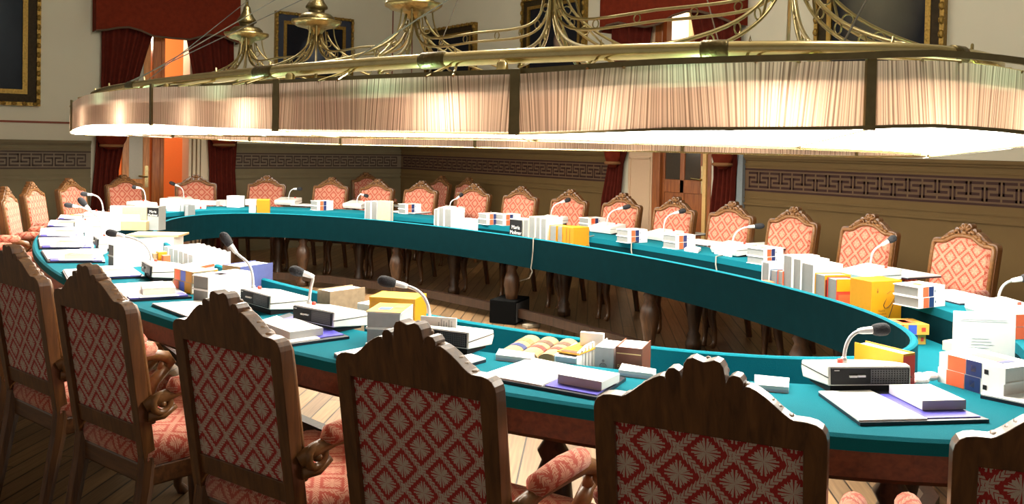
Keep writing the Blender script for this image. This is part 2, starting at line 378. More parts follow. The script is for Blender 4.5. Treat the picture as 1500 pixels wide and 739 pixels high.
# red painted panel lines
bm = B()
zz = onF(40, 178.5).z
box(bm, -3.2, onF(104, 180).x, DY-.006, DY, zz-.012, zz+.012)
xx = onF(575, 60).x; box(bm, xx-.009, xx+.009, DY-.006, DY, zt+.25, CEIL-.3)
struct(obj('trim_1', bm, redline))
bm = B(); yy = onR(604, 60).y; box(bm, DX-.006, DX, yy-.009, yy+.009, zt+.25, CEIL-.3); struct(obj('trim_2', bm, redline))

# ------------------------------------------------------------------ far doorway: corridor, door leaf, mouldings
def side_room(nm, x0, x1, y0, y1, mat):
    bm = B()
    box(bm, x0, x1, y1, y1+.05, 0, 3.6)
    box(bm, x0-.05, x0, y0, y1, 0, 3.6); box(bm, x1, x1+.05, y0, y1, 0, 3.6); box(bm, x0, x1, y0, y1, 3.55, 3.6)
    struct(obj(nm, bm, mat))
side_room('wall_corridor', fx0-.9, fx1+.6, DY+.25, DY+2.2, orangewall)
bm = B(); box(bm, fx0-1, fx1+.7, DY+.2, DY+2.25, -.1, 0); struct(obj('floor_corridor', bm, floor_m))
def leaf(nm, w, h, matw, panes, lower, handle_side, loc, rz, handle_z=1.02):
    """door leaf standing in local x 0..w, thickness in y"""
    o = thing(nm, '', 'door', loc, rz); del o['category']; del o['label']; o['kind'] = 'structure'
    bm = B(); t = .045
    sw = .085
    xs = [0, sw, w-sw, w]
    box(bm, 0, sw, -t/2, t/2, 0, h); box(bm, w-sw, w, -t/2, t/2, 0, h)
    for z0, z1 in ((0, .2), (lower-.07, lower+.07), (h-.12, h)): box(bm, sw, w-sw, -t/2, t/2, z0, z1)
    if panes == 2: box(bm, w/2-.03, w/2+.03, -t/2, t/2, .2, h-.12)
    obj('leaf_frame', bm, matw, o, bevel=.006)
    bm = B(); box(bm, sw, w-sw, -.006, .006, lower+.07, h-.12); obj('pane', bm, MAT['pane_'+nm] if 'pane_'+nm in MAT else glass_dk, o)
    bm = B(); box(bm, sw, w-sw, -.012, .012, .2, lower-.07); obj('lower_panel', bm, matw, o)
    bm = B(); hx = w-sw/2 if handle_side > 0 else sw/2
    box(bm, hx-.02, hx+.02, -t/2-.008, -t/2, handle_z-.14, handle_z+.14)
    tube(bm, [(hx, -t/2, handle_z), (hx, -t/2-.05, handle_z), (hx-.11*handle_side, -t/2-.055, handle_z+.01)], .011, 8)
    obj('handle', bm, brass, o, smooth=False); return o
MAT['pane_door_1'] = plain('frosted_pane', (.50, .47, .38), .2, noise=.05)
pa = onF(181, 250); pb = onF(222, 250)
leaf('door_1', (pb-pa).length, 3.1, doorwood, 1, .92, 1, (pa.x, DY+.10, 0.005), 0)
# thick wooden jamb and casing
bm = B(); x = onF(222, 250).x; x2 = onF(238, 250).x
box(bm, x+.012, x2, DY+.02, DY+.35, 0, 3.2); box(bm, x2-.03, x2+.02, DY+.0, DY+.06, 0, 3.2)
struct(obj('trim_3', bm, wood('jamb_wood_lit', (.32, .08, .015), (.55, .17, .035), .35), bevel=.008))  # jamb colour carries corridor light as well
bm = B()
for px0, px1, dd in ((277, 281, .02), (283, 287, .05), (289, 293, .08), (295, 306, .0)):
    box(bm, onF(px0, 250).x, onF(px1, 250).x, DY+.02-dd*.2, DY+.3, 0, 3.2)
struct(obj('trim_4', bm, whitetrim, bevel=.006))
bm = B(); x = onF(235, 270).x
lathe(bm, [(.02, 0), (.17, 0), (.17, .55), (.13, .6), (.10, .75), (.075, .85), (.06, .95), (.06, 1.0)], (x+.02, DY+.62, 0), 16)
tag(obj('newel_post', bm, doorwood, smooth=False), 'orange wooden stair post standing in the far doorway', 'post')
o = thing('fire_extinguisher', 'small red fire extinguisher on the orange corridor wall', 'extinguisher', (onF(243, 262).x+.16, DY+1.1, .78))
bm = B(); lathe(bm, [(.02, 0), (.075, .01), (.08, .05), (.08, .36), (.05, .42), (.025, .44)], seg=14); obj('cylinder_body', bm, extinguisher_m, o, smooth=True)
bm = B(); tube(bm, [(0, 0, .43), (0, 0, .48), (.07, 0, .5)], .016, 8); obj('valve', bm, black, o)
bm = B(); tube(bm, [(.03, 0, .47), (.11, 0, .42), (.105, 0, .15)], .011, 8); obj('hose', bm, black, o)
bm = B(); box(bm, -.09, .09, -.10, .10, -.80, -.005); obj('wall_stand', bm, doorwood, o)

# right doorway: dark passage, wooden leaf half open, bright fanlight
side_room2 = B()
box(side_room2, DX+1.6, DX+1.65, ry0-.8, ry1+2.4, 0, 3.6)
box(side_room2, DX+.25, DX+1.6, ry0-.85, ry0-.8, 0, 3.6); box(side_room2, DX+.25, DX+1.6, ry1+2.4, ry1+2.45, 0, 3.6); box(side_room2, DX+.25, DX+1.6, ry0-.8, ry1+2.4, 3.55, 3.6)
struct(obj('wall_passage', side_room2, plain('passage_wall', (.55, .30, .16), .9)))
bm = B(); box(bm, DX+.2, DX+1.7, ry0-.9, ry1+2.5, -.1, 0); struct(obj('floor_passage', bm, floor_m))
ya, yb = onR(1035, 250, DX+.05).y, onR(967, 250, DX+.05).y
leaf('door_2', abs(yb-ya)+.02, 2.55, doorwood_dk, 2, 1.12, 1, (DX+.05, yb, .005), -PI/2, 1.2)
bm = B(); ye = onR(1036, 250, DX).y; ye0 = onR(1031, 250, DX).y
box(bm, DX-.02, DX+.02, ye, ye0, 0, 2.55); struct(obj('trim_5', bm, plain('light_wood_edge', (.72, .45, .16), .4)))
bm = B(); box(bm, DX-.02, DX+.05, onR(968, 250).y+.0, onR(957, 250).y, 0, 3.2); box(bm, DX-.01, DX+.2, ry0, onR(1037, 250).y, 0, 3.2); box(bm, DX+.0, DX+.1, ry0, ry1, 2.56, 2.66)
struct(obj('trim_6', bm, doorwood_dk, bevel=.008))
# window seen through the top of the right doorway
bm = B(); wy0, wy1 = onR(1016, 60, DX+1.58).y, onR(972, 60, DX+1.58).y
for (a, b_, c, d) in ((wy0, wy0+.06, 2.0, 3.3), (wy1-.06, wy1, 2.0, 3.3), (wy0, wy1, 2.0, 2.07), (wy0, wy1, 2.72, 2.78), (wy0, wy1, 3.25, 3.3)): box(bm, DX+1.55, DX+1.6, a, b_, c, d)
w1 = struct(obj('window_1', bm, whitetrim))
bm = B(); box(bm, DX+1.585, DX+1.598, wy0, wy1, 2.0, 3.3); obj('pane', bm, emis('bright_pane', (1, .82, .6), 1.6), w1)
# cream pilaster panel between curtain and door
bm = B(); y0, y1 = onR(957, 240).y, onR(922, 240).y
box(bm, DX-.02, DX, y0, y1, 0, 3.3); box(bm, DX-.05, DX, y0-.0, y1, 1.50, 1.56)
for a, b_ in ((y0+.02, y0+.045), (y1-.045, y1-.02)): box(bm, DX-.032, DX, a, b_, .3, 1.42)
box(bm, DX-.032, DX, y0+.02, y1-.02, 1.40, 1.425); struct(obj('trim_7', bm, plain('pilaster_paint', (.62, .43, .28), .8, noise=.04), bevel=.004))

# ------------------------------------------------------------------ curtains
def pleat_surface(bm, rows, amp, n, out, folds):
    """rows: list of (left point, right point); out: outward vector"""
    out = Vector(out); g = []
    for (a, b_) in rows:
        a, b_ = Vector(a), Vector(b_); r = []
        for i in range(n+1):
            t = i/n; r.append(bm.verts.new(a.lerp(b_, t)+out*(.06+amp*math.sin(2*PI*folds*t+.6*math.sin(9*t)))))
        g.append(r)
    for A, Bq in zip(g, g[1:]):
        for i in range(n): bm.faces.new((A[i], A[i+1], Bq[i+1], Bq[i]))
def drapery(nm, lab, on, out, valance, bottoms, left, right, ties):
    o = thing(nm, lab, 'curtain', (0, 0, 0))
    bm = B(); g = []
    nv = len(bottoms); top = 4.05
    for px, py in bottoms:
        p = on(px, py)+Vector(out)*.20; g.append((bm.verts.new(p), bm.verts.new(Vector((p.x, p.y, top)))))
    for a, b_ in zip(g, g[1:]): bm.faces.new((a[0], b_[0], b_[1], a[1]))
    for e in (g[0], g[-1]):
        q = [bm.verts.new(v.co-Vector(out)*.19) for v in e]; bm.faces.new((e[0], e[1], q[1], q[0]))
    obj('valance', bm, velvet, o, smooth=False)
    bm = B(); tube(bm, [on(px, py)+Vector(out)*.205 for px, py in bottoms], .013, 6); obj('fringe', bm, fringe_m, o)
    bm = B(); p0 = on(*bottoms[0]); p1 = on(*bottoms[-1]); d = (p1-p0); d.z = 0
    ctr = Vector((p0.x, p0.y, top-.02)); prism(bm, [ctr, ctr+d, ctr+d+Vector((0, 0, .09)), ctr+Vector((0, 0, .09))], Vector(out)*.24); obj('cornice_box', bm, gilt_dk, o)
    for rows, fd in ((left, 5), (right, 5)):
        bm = B(); pleat_surface(bm, [(on(*a), on(*b_)) for a, b_ in rows], .028, 48, out, fd); c = obj('drape', bm, velvet_dk, o, smooth=True)
    for (px, py, rx, rz) in ties:
        c = on(px, py)+Vector(out)*.12; bm = B(); side = Vector((0, 0, 1)).cross(Vector(out))
        rings = []
        for k in range(9):
            f = k/8; rr = math.sin(PI*(.12+.80*f))**.7; rings.append([bm.verts.new(c+side*(rx*rr*math.cos(2*PI*j/24)*(1+.08*math.cos(6*2*PI*j/24)))+Vector(out)*(.09*rr*math.sin(2*PI*j/24))+Vector((0, 0, rz*(1-2*f)))) for j in range(24)])
        for A, Bq in zip(rings, rings[1:]):
            for j in range(24): bm.faces.new((A[j], A[(j+1) % 24], Bq[(j+1) % 24], Bq[j]))
        bm.faces.new(rings[0]); bm.faces.new(rings[-1]); obj('swag', bm, velvet, o, smooth=True)
        bm = B(); tube(bm, [c+side*(rx*.75*math.cos(2*PI*j/16))+Vector(out)*(.075*math.sin(2*PI*j/16))+Vector((0, 0, -rz*.72)) for j in range(16)], .018, 7, closed=True); obj('tieback', bm, plain('tieback_cord', (.24, .10, .03), .7), o)
    return o
drapery('window_curtain', 'dark red velvet curtain with valance around the far doorway', onF, (0, -1, 0), None,
        [(135, 47), (150, 46), (166, 43), (182, 42), (200, 47), (218, 55), (245, 58), (270, 60), (285, 56), (300, 53), (318, 55), (334, 62), (344, 66)],
        [((147, 40), (226, 40)), ((147, 75), (214, 75)), ((146, 130), (197, 130)), ((142, 180), (182, 180)), ((139, 205), (180, 208)), ((136, 250), (172, 250)), ((128, 330), (170, 330)), ((126, 395), (170, 395))],
        [((268, 40), (340, 40)), ((274, 75), (340, 75)), ((284, 130), (341, 130)), ((298, 180), (343, 180)), ((302, 205), (345, 205)), ((304, 250), (342, 250)), ((304, 330), (346, 330)), ((303, 395), (348, 395))],
        [(160, 200, .17, .16), (324, 200, .18, .16)])
drapery('window_curtain', 'red velvet curtain with scalloped valance around the right doorway', onR, (-1, 0, 0), None,
        [(897, 50), (908, 40), (925, 36), (945, 40), (965, 42), (985, 38), (1005, 26), (1025, 20), (1045, 20), (1065, 25), (1082, 32), (1096, 38)],
        [((902, 30), (964, 30)), ((902, 70), (957, 70)), ((900, 130), (942, 130)), ((894, 190), (928, 190)), ((893, 215), (926, 216)), ((898, 240), (918, 240)), ((888, 290), (914, 290)), ((884, 340), (914, 340)), ((880, 420), (914, 420))],
        [((1016, 15), (1092, 15)), ((1026, 70), (1092, 70)), ((1034, 130), (1091, 130)), ((1046, 190), (1090, 190)), ((1052, 225), (1088, 225)), ((1052, 260), (1084, 260)), ((1046, 310), (1082, 310)), ((1042, 360), (1080, 360)), ((1040, 450), (1078, 450))],
        [(909, 222, .105, .18), (1070, 224, .12, .16)])
# pale fold of lining beside right curtain
bm = B(); p = onR(1089, 260); box(bm, DX-.055, DX, p.y-.03, p.y+.035, 0, 2.4); struct(obj('trim_8', bm, plain('blue_grey_casing', (.22, .25, .27), .7)))

# ------------------------------------------------------------------ paintings
def picture(lab, wall, s0, s1, z0, z1, fw, canvas, frame=gilt, inner=None):
    """frame on wall: s along wall"""
    P = (lambda s, d, z: Vector((s, DY-d, z))) if wall == 'F' else (lambda s, d, z: Vector((DX-d, s, z)))
    o = thing('framed_painting', lab, 'painting')
    def q(bm, a0, a1, d0, d1, b0, b1):
        vs = [bm.verts.new(P(s, d, z)) for s in (a0, a1) for d in (d0, d1) for z in (b0, b1)]
        for f in ((0, 1, 3, 2), (4, 6, 7, 5), (0, 4, 5, 1), (2, 3, 7, 6), (0, 2, 6, 4), (1, 5, 7, 3)): bm.faces.new([vs[i] for i in f])
    def rect(bm, e0, e1, d):
        q(bm, s0+e0, s0+e1, 0, d, z0+e0, z1-e0); q(bm, s1-e1, s1-e0, 0, d, z0+e0, z1-e0); q(bm, s0+e1, s1-e1, 0, d, z0+e0, z0+e1); q(bm, s0+e1, s1-e1, 0, d, z1-e1, z1-e0)
    bm = B(); rect(bm, 0, fw*.22, .06); rect(bm, fw*.72, fw, .045)
    # carved scrolls round the frame
    n = int((z1-z0)/.11)
    for i in range(n):
        for s in (s0+fw*.12, s1-fw*.12): blob(bm, P(s, .06, z0+(i+.5)*(z1-z0)/n), (.025, .025, .035), 8)
    n = int((s1-s0)/.11)
    for i in range(n):
        for z in (z0+fw*.12, z1-fw*.12): blob(bm, P(s0+(i+.5)*(s1-s0)/n, .06, z), (.03, .03, .025), 8)
    obj('gilt_frame', bm, gilt, o, smooth=False)
    bm = B(); rect(bm, fw*.22, fw*.72, .04); obj('inner_frame', bm, frame, o)
    bm = B(); vs = [bm.verts.new(P(s, .02, z)) for s, z in ((s0+fw*.9, z0+fw*.9), (s1-fw*.9, z0+fw*.9), (s1-fw*.9, z1-fw*.9), (s0+fw*.9, z1-fw*.9))]
    f = bm.faces.new(vs); ul = bm.loops.layers.uv.new('UVMap')
    for l, u in zip(f.loops, ((0, 0), (1, 0), (1, 1), (0, 1))): l[ul].uv = u
    obj('canvas', bm, canvas, o)
    return o
a = onF(58, 156)
picture('large dark portrait in a gilt frame at the left edge', 'F', a.x-1.55, a.x, a.z, a.z+2.1, .19, painting('canvas_a', .6, .45, (.05, .06, .075), .5, (1, .7)), gilt_dk)
a, b_ = onF(402, 17), onF(516, 28)
picture('dark blue portrait in a gilt frame behind the hanging brass hubs', 'F', a.x, b_.x, 2.3, (a.z+b_.z)/2, .17, painting('canvas_b', .5, .45, (.13, .15, .2), .22, (1, .8)), plain('blue_frame', (.02, .028, .055), .5, noise=.3))
a, b_ = onR(700, 37), onR(627, 41)
picture('small dark portrait in a gilt frame just right of the corner', 'R', a.y, b_.y, 2.1, (a.z+b_.z)/2, .15, painting('canvas_c', .42, .45, (.10, .10, .12), .12, (1, .8)), gilt_dk)
a, b_ = onR(862, 5), onR(769, 5)
picture('black portrait with a pale face left of the red curtain', 'R', a.y, b_.y, 2.0, onR(815, -8).z, .14, painting('canvas_d', .40, .60, (.36, .24, .17), .085, (1, .72)), gilt_dk)
a, b_ = onR(1387, 60), onR(1197, 60)
picture('large dark portrait in a broad gilt frame at upper right', 'R', a.y, b_.y, 1.85, 3.75, .16, painting('canvas_e', .48, .55, (.12, .11, .08), .38, (1, 1)), gilt_dk)

# ------------------------------------------------------------------ the table
CX, CYT = 3.23, 5.37
TOP, SHELF = .76, .59
E_RIM, E_STEP, E_OUT = (1.34, 3.62), (1.83, 4.03), (2.22, 4.65)
NS = 128
def ell(e, t, off=0):
    p = Vector((CX+e[0]*math.cos(t), CYT+e[1]*math.sin(t), 0))
    if off:
        n = Vector((math.cos(t)/e[0], math.sin(t)/e[1], 0)).normalized(); p += n*off
    return p
def sweep_ring(bm, e_list, n=NS):
    """e_list: closed cross-section of (ellipse, offset, z)"""
    rings = []
    for k in range(n):
        t = 2*PI*k/n; rings.append([bm.verts.new(ell(e, t, o)+Vector((0, 0, z))) for e, o, z in e_list])
    m = len(e_list)
    for k in range(n):
        A, Bq = rings[k], rings[(k+1) % n]
        for i in range(m): bm.faces.new((A[i], A[(i+1) % m], Bq[(i+1) % m], Bq[i]))
table = thing('oval_conference_table', 'huge oval hollow conference table covered in green baize', 'table', (0, 0, 0))
bm = B(); sweep_ring(bm, [(E_STEP, 0, TOP), (E_OUT, -.012, TOP), (E_OUT, 0, TOP-.008), (E_OUT, .002, TOP-.042), (E_OUT, -.02, TOP-.042), (E_STEP, 0, TOP-.042)]); obj('tabletop', bm, cloth, table, smooth=False)
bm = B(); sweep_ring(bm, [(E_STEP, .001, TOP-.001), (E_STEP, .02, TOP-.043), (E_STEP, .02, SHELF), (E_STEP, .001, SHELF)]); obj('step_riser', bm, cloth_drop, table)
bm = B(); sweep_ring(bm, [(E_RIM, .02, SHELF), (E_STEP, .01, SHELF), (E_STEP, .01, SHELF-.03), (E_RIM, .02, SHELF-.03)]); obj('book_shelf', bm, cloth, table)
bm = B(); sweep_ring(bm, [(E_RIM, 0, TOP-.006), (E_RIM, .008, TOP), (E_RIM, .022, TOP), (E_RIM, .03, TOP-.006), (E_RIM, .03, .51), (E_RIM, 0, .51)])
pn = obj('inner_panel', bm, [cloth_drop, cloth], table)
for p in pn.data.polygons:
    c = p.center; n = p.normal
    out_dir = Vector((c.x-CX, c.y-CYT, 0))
    if n.z > .3 or n.dot(out_dir) > .2: p.material_index = 1  # up and outward faces get lit baize, inward ones stay shade-coloured
bm = B(); sweep_ring(bm, [(E_OUT, -.03, TOP-.043), (E_OUT, -.005, TOP-.043), (E_OUT, -.005, TOP-.115), (E_OUT, -.02, TOP-.13), (E_OUT, -.05, TOP-.13)]); obj('apron', bm, apron_m, table)
LEG = [(.03, 0), (.055, .005), (.06, .05), (.045, .075), (.05, .10), (.035, .13), (.045, .2), (.068, .33), (.06, .40), (.035, .46), (.05, .49), (.03, .52), (.055, .56), (.06, .58)]
for nm, e, cnt, hh in (('leg', (1.44, 3.72), 14, .56), ('leg', (2.0, 4.4), 18, .63)):
    for k in range(cnt):
        t = 2*PI*(k+.35)/cnt; p = ell(e, t); bm = B(); lathe(bm, [(r*1.05, z*hh/.58) for r, z in LEG], p, 14); obj(nm, bm, legwood, table, smooth=True)
bm = B(); sweep_ring(bm, [((1.44, 3.72), -.03, .06), ((1.44, 3.72), .03, .06), ((1.44, 3.72), .03, .13), ((1.44, 3.72), -.03, .13)], 28); obj('stretcher', bm, stretch_m, table)

# ------------------------------------------------------------------ armchairs
def make_chair():
    root = thing('carved_armchair', 'x', 'armchair', (0, 0, 0), 0, 'carved armchairs round the oval table')
    W = .242
    yb = lambda z: .10*(1.09-z)/.64 if z > .45 else .10-(.45-z)*.16
    tilt = lambda x, z, d=0: Vector((x, yb(z)+d, z))
    def plate(bm, pts, d0, d1):
        a = [bm.verts.new(tilt(x, z, d0)) for x, z in pts]; b_ = [bm.verts.new(tilt(x, z, d1)) for x, z in pts]; n = len(pts)
        bm.faces.new(a); bm.faces.new(list(reversed(b_)))
        for i in range(n): bm.faces.new((a[i], b_[i], b_[(i+1) % n], a[(i+1) % n]))
    half = [(W, .925), (W, .952), (W-.003, .965), (W-.010, .976), (W-.022, .983), (.204, .986), (.178, .986), (.169, .990), (.155, 1.000), (.140, 1.013), (.125, 1.025), (.108, 1.036), (.093, 1.043), (.084, 1.043), (.080, 1.038), (.080, 1.052), (.073, 1.062), (.061, 1.064), (.051, 1.058), (.045, 1.044), (.043, 1.062), (.041, 1.076), (.034, 1.087), (.022, 1.091), (.008, 1.086), (0, 1.084)]
    prof = half + [(-x, z) for x, z in reversed(half[:-1])]
    bm = B(); plate(bm, prof, -.021, .022)
    for s in (-1, 1):
        plate(bm, [(s*W, .93), (s*(W-.046), .93), (s*(W-.046), .44), (s*W*.97, .44)] if s > 0 else [(s*W*.97, .44), (s*(W-.046), .44), (s*(W-.046), .93), (s*W, .93)], -.021, .022)
    plate(bm, [(W-.04, .505), (W-.04, .565), (-W+.04, .565), (-W+.04, .505)], -.015, .018)
    obj('back_frame', bm, walnut, root, bevel=.005)
    # carved crest: bead of leaves along both slopes, shell in the middle
    bm = B()
    for s in (-1, 1):
        for i in range(8):
            t = i/7; x = .082+t*.085; z = 1.040-t*.052-.004*math.sin(t*9); blob(bm, tilt(s*x, z, .008), (.0075+.002*(i % 2), .020, .0062), 8)
        for i, (x, z) in enumerate(((.06, 1.05), (.09, 1.025), (.12, 1.008), (.15, .994))):
            blob(bm, tilt(s*x, z-.012, .028), (.020, .014, .011), 8, Matrix.Rotation(s*.55, 4, 'Y'))
        ring(bm, tilt(s*.105, 1.004, .026), .013, .005, (0, 1, 0), 10, 6)
        ring(bm, tilt(s*.055, 1.026, .028), .016, .006, (0, 1, 0), 10, 6)
    for k in range(5):
        a = (k-2)*.5; blob(bm, tilt(.03*math.sin(a), 1.040+.026*math.cos(a), .022), (.011, .017, .022), 8, Matrix.Rotation(a, 4, 'Y'))
    blob(bm, tilt(0, 1.028, .028), (.02, .014, .016), 8)
    obj('crest_carving', bm, carved, root, smooth=True)
    # front moulding that follows the arch
    arch = [(.222, .57), (.222, .90), (.221, .945), (.212, .962), (.185, .964), (.155, .964), (.125, .972), (.095, .99), (.06, 1.008), (0, 1.014)]
    path = [tilt(x, z, .026) for x, z in arch]+[tilt(-x, z, .026) for x, z in reversed(arch[:-1])]
    bm = B(); tube(bm, path, .014, 8); obj('back_moulding', bm, carved, root, smooth=True)
    inn = [(.208, .56), (.208, .90), (.206, .935), (.198, .948), (.155, .951), (.12, .96), (.09, .977), (.055, .995), (0, 1.0)]
    op = inn+[(-x, z) for x, z in reversed(inn[:-1])]
    bm = B(); a = [bm.verts.new(tilt(x, z, .024)) for x, z in op]; c = [bm.verts.new(tilt(x*.93, .57+(z-.57)*.95+.008, .046)) for x, z in op]; n = len(op)
    for i in range(n): bm.faces.new((a[i], a[(i+1) % n], c[(i+1) % n], c[i]))
    bm.faces.new(c); obj('back_cushion', bm, fab_front, root, uv=True)
    bm = B(); plate(bm, [(W-.044, .555), (W-.044, .935), (-W+.044, .935), (-W+.044, .555)], -.008, .006)
    obj('back_panel', bm, fab_back, root, uv=True, label='damask panel on the rear of the backrest, coloured as in shade')
    # seat
    bm = B(); sh = [(-.235, .09), (.235, .09), (.275, .56), (.255, .585), (-.255, .585), (-.275, .56)]
    prism(bm, [(x, y, .36) for x, y in sh], (0, 0, .07)); obj('seat_rail', bm, walnut_x, root, bevel=.008)
    bm = B()
    lv = [(1.0, .43), (1.02, .455), (.99, .485), (.9, .505), (.6, .515)]
    rings = []
    for k, z in lv:
        rings.append([bm.verts.new((x*k, .34+(y-.34)*k, z)) for x, y in sh])
    for A, Bq in zip(rings, rings[1:]):
        for i in range(6): bm.faces.new((A[i], A[(i+1) % 6], Bq[(i+1) % 6], Bq[i]))
    bm.faces.new(rings[-1]); obj('seat', bm, fab_front, root, smooth=True, uv=True)
    for s in (-1, 1):
        bm = B(); pts = [(s*.25, .555, .40), (s*.275, .585, .32), (s*.272, .59, .24), (s*.255, .575, .12), (s*.25, .575, .04), (s*.262, .60, 0.0)]
        tube(bm, pts, [.034, .04, .032, .022, .019, .026], 10); obj('leg', bm, walnut, root, smooth=True)
        bm = B(); pts = [(s*.213, .10, .46), (s*.213, .09, .36), (s*.213, .06, .2), (s*.215, .02, 0.0)]
        tube(bm, pts, [.030, .030, .026, .024], 8); obj('leg', bm, walnut, root)
    for s in (-1, 1):
        bm = B(); x = s*.262
        tube(bm, [(s*.236, .075, .635), (s*.255, .12, .66), (x, .18, .672), (x+s*.008, .30, .672), (x+s*.01, .40, .668), (x+s*.01, .455, .652), (x+s*.01, .478, .622), (x+s*.01, .458, .600), (x+s*.01, .432, .612), (x+s*.01, .44, .632)], [.022, .022, .02, .02, .022, .023, .021, .018, .015, .012], 10)
        tube(bm, [(x+s*.008, .452, .605), (x+s*.005, .40, .56), (x, .375, .50), (x-s*.005, .39, .43), (x-s*.01, .40, .39)], [.022, .024, .02, .022, .026], 10)
        ring(bm, (x-s*.004, .122, .640), .030, .013, (1, 0, 0), 14, 8); blob(bm, (x-s*.004, .122, .640), (.020, .014, .014), 8); tube(bm, [(s*.24, .085, .60), (x-s*.006, .13, .60), (x, .17, .625)], [.02, .016, .012], 8)
        a = obj('arm', bm, carved, root, smooth=True)
        bm = B(); tube(bm, [(x+s*.002, .140, .684), (x+s*.003, .16, .692), (x+s*.006, .29, .696), (x+s*.008, .395, .692), (x+s*.008, .412, .686)], [.012, .030, .033, .030, .012], 14)
        obj('arm_pad', bm, fab_front, a, smooth=True, uv=True)
    return root
chair0 = make_chair(); used = [False]
E_CH = (2.75, 5.54)
def hit_ellipse(px, far):
    d = ray(px, 250); d = Vector((d.x, d.y)).normalized()
    ax, ay = -CX/E_CH[0], -CYT/E_CH[1]; bx, by = d.x/E_CH[0], d.y/E_CH[1]
    A, Bq, Cq = bx*bx+by*by, 2*(ax*bx+ay*by), ax*ax+ay*ay-1; D = Bq*Bq-4*A*Cq
    if D < 0: return None
    s = (-Bq+(1 if far else -1)*math.sqrt(D))/(2*A); return Vector((d.x*s, d.y*s, 0))
def place_chair(p, label, turn=0, face=None, group=None):
    o = chair0 if not used[0] else copy_tree(chair0); used[0] = True
    nrm = Vector(((p.x-CX)/E_CH[0]**2, (p.y-CYT)/E_CH[1]**2))
    ang = math.atan2(-nrm.y, -nrm.x)-PI/2 if face is None else face
    o.location = (p.x, p.y, 0); o.rotation_euler = (0, 0, ang+turn); o['label'] = label
    if group: o['group'] = group
    return o
near_px = [(18, 'left edge'), (130, ''), (330, ''), (607, ''), (1040, ''), (1625, '')]
near_lab = ['carved armchair seen from behind at the left edge of the picture, back half cut off',
            'carved armchair seen from behind, second from the left in the near row',
            'carved armchair seen from behind, third from the left in the near row',
            'carved armchair seen from behind in the bottom middle, red damask back fully visible',
            'carved armchair seen from behind, largest and nearest, with the brown upright book before it',
            'carved armchair seen from behind, cut off by the lower right corner']
for (px, _), lab, tn in zip(near_px, near_lab, (.10, .05, .0, -.02, -.05, -.10)):
    place_chair(hit_ellipse(px, False), lab, tn)
far_px = [1422, 1280, 1166, 1078, 993, 915, 838, 766, 697, 617, 557, 487, 392, 287, 180]
def t_of(p): return math.atan2((p.y-CYT)/E_CH[1], (p.x-CX)/E_CH[0])
ft = [t_of(hit_ellipse(px, True)) for px in far_px]
for _ in range(200):          # neighbours sit a chair's width apart
    for i in range(len(ft)-1):
        a, b_ = ell(E_CH, ft[i]), ell(E_CH, ft[i+1]); g = (b_-a).length
        if g < .64:
            k = (.64-g)*.12/E_CH[0]; ft[i] -= k if i else 0; ft[i+1] += k
for i, t in enumerate(ft):
    place_chair(ell(E_CH, t), f'carved armchair facing us across the table, {ORD[i]} from the right edge of the picture')
# left end of the oval and the left flank, whose seats and arms show past the frame edge
ang_left = [math.radians(a) for a in (134, 141.5, 149)]
for i, t in enumerate(ang_left): 
    px = (100, 43, 5)[i]; yz = (262, 265, 275)[i]
    p = at(px, yz, 1.088); p = p*(1.012, .978, 1.02)[i]; p.z = 0; place_chair(p, ('carved armchair at the left end of the table, beside the dark red curtain', 'carved armchair at the left end of the table, under the gilt portrait', 'carved armchair cut off by the left edge, halfway up the picture')[i])
tf = t_of(hit_ellipse(18, False))
for i in range(6):
    for _ in range(40):
        tf -= .004
        if (ell(E_CH, tf)-(ell(E_CH, t_of(hit_ellipse(18, False))) if i == 0 else last)).length > .64: break
    last = ell(E_CH, tf); place_chair(last, f'left flank armchair showing only seat and arms, {ORD[i]} beyond the leftmost near chair')
for p, f, lab in ((Vector((6.15, 11.35, 0)), PI, 'spare armchair in shadow by the far wall near the corner'), (Vector((6.62, 10.05, 0)), PI/2, 'spare armchair in shadow by the right wall, nearer the corner of two'), (Vector((6.62, 9.42, 0)), PI/2, 'spare armchair in shadow by the right wall, farther from the corner of two')):
    d = {0: 505, 1: 640, 2: 672}
    place_chair(p, lab, 0, f, 'spare armchairs by the walls')
# ------------------------------------------------------------------ the hanging lamp ring
ZL = H
E_LO, E_LI, E_LP = (1.582, 4.12), (1.15, 3.69), (1.39, 3.92)
LCX, LCY, LPH, LEX = 3.09, 5.44, .078, 2/2.338
def lraw(e, t):
    c, s = math.cos(t), math.sin(t); x = math.copysign(abs(c)**LEX, c)*e[0]; y = math.copysign(abs(s)**LEX, s)*e[1]
    return Vector((LCX+x*math.cos(LPH)-y*math.sin(LPH), LCY+x*math.sin(LPH)+y*math.cos(LPH), 0))
def lell(e, t, off=0):
    p = lraw(e, t)
    if off:
        d = lraw(e, t+.01)-lraw(e, t-.01); p += Vector((d.y, -d.x, 0)).normalized()*off
    return p
def column(p): v = Vector((p.x, p.y, H))-EYE; return 750+F*v.dot(RT)/v.dot(FW)
def t_at(px):
    best = min((abs(column(lraw(E_LO, a*.002))-px)+ (0 if lraw(E_LO, a*.002).length < 6.2 and lraw(E_LO, a*.002).x < 3.3 else 1e4), a*.002) for a in range(-1800, -700)); return best[1]
TP = [t_at(px) for px in (1272, 752, 405, 222)]
gap = (2*PI-(TP[0]-TP[3]))/10
TP += [TP[3]-gap*(k+1) for k in range(9)]+[TP[0]-2*PI]
T_ = lambda k, f: TP[k]+(TP[k+1]-TP[k])*f
def lerp_tab(tab, v):
    if v <= tab[0][0]: return tab[0][1]
    for (a, b_), (c, d) in zip(tab, tab[1:]):
        if v <= c: return b_+(d-b_)*(v-a)/(c-a)
    return tab[-1][1]
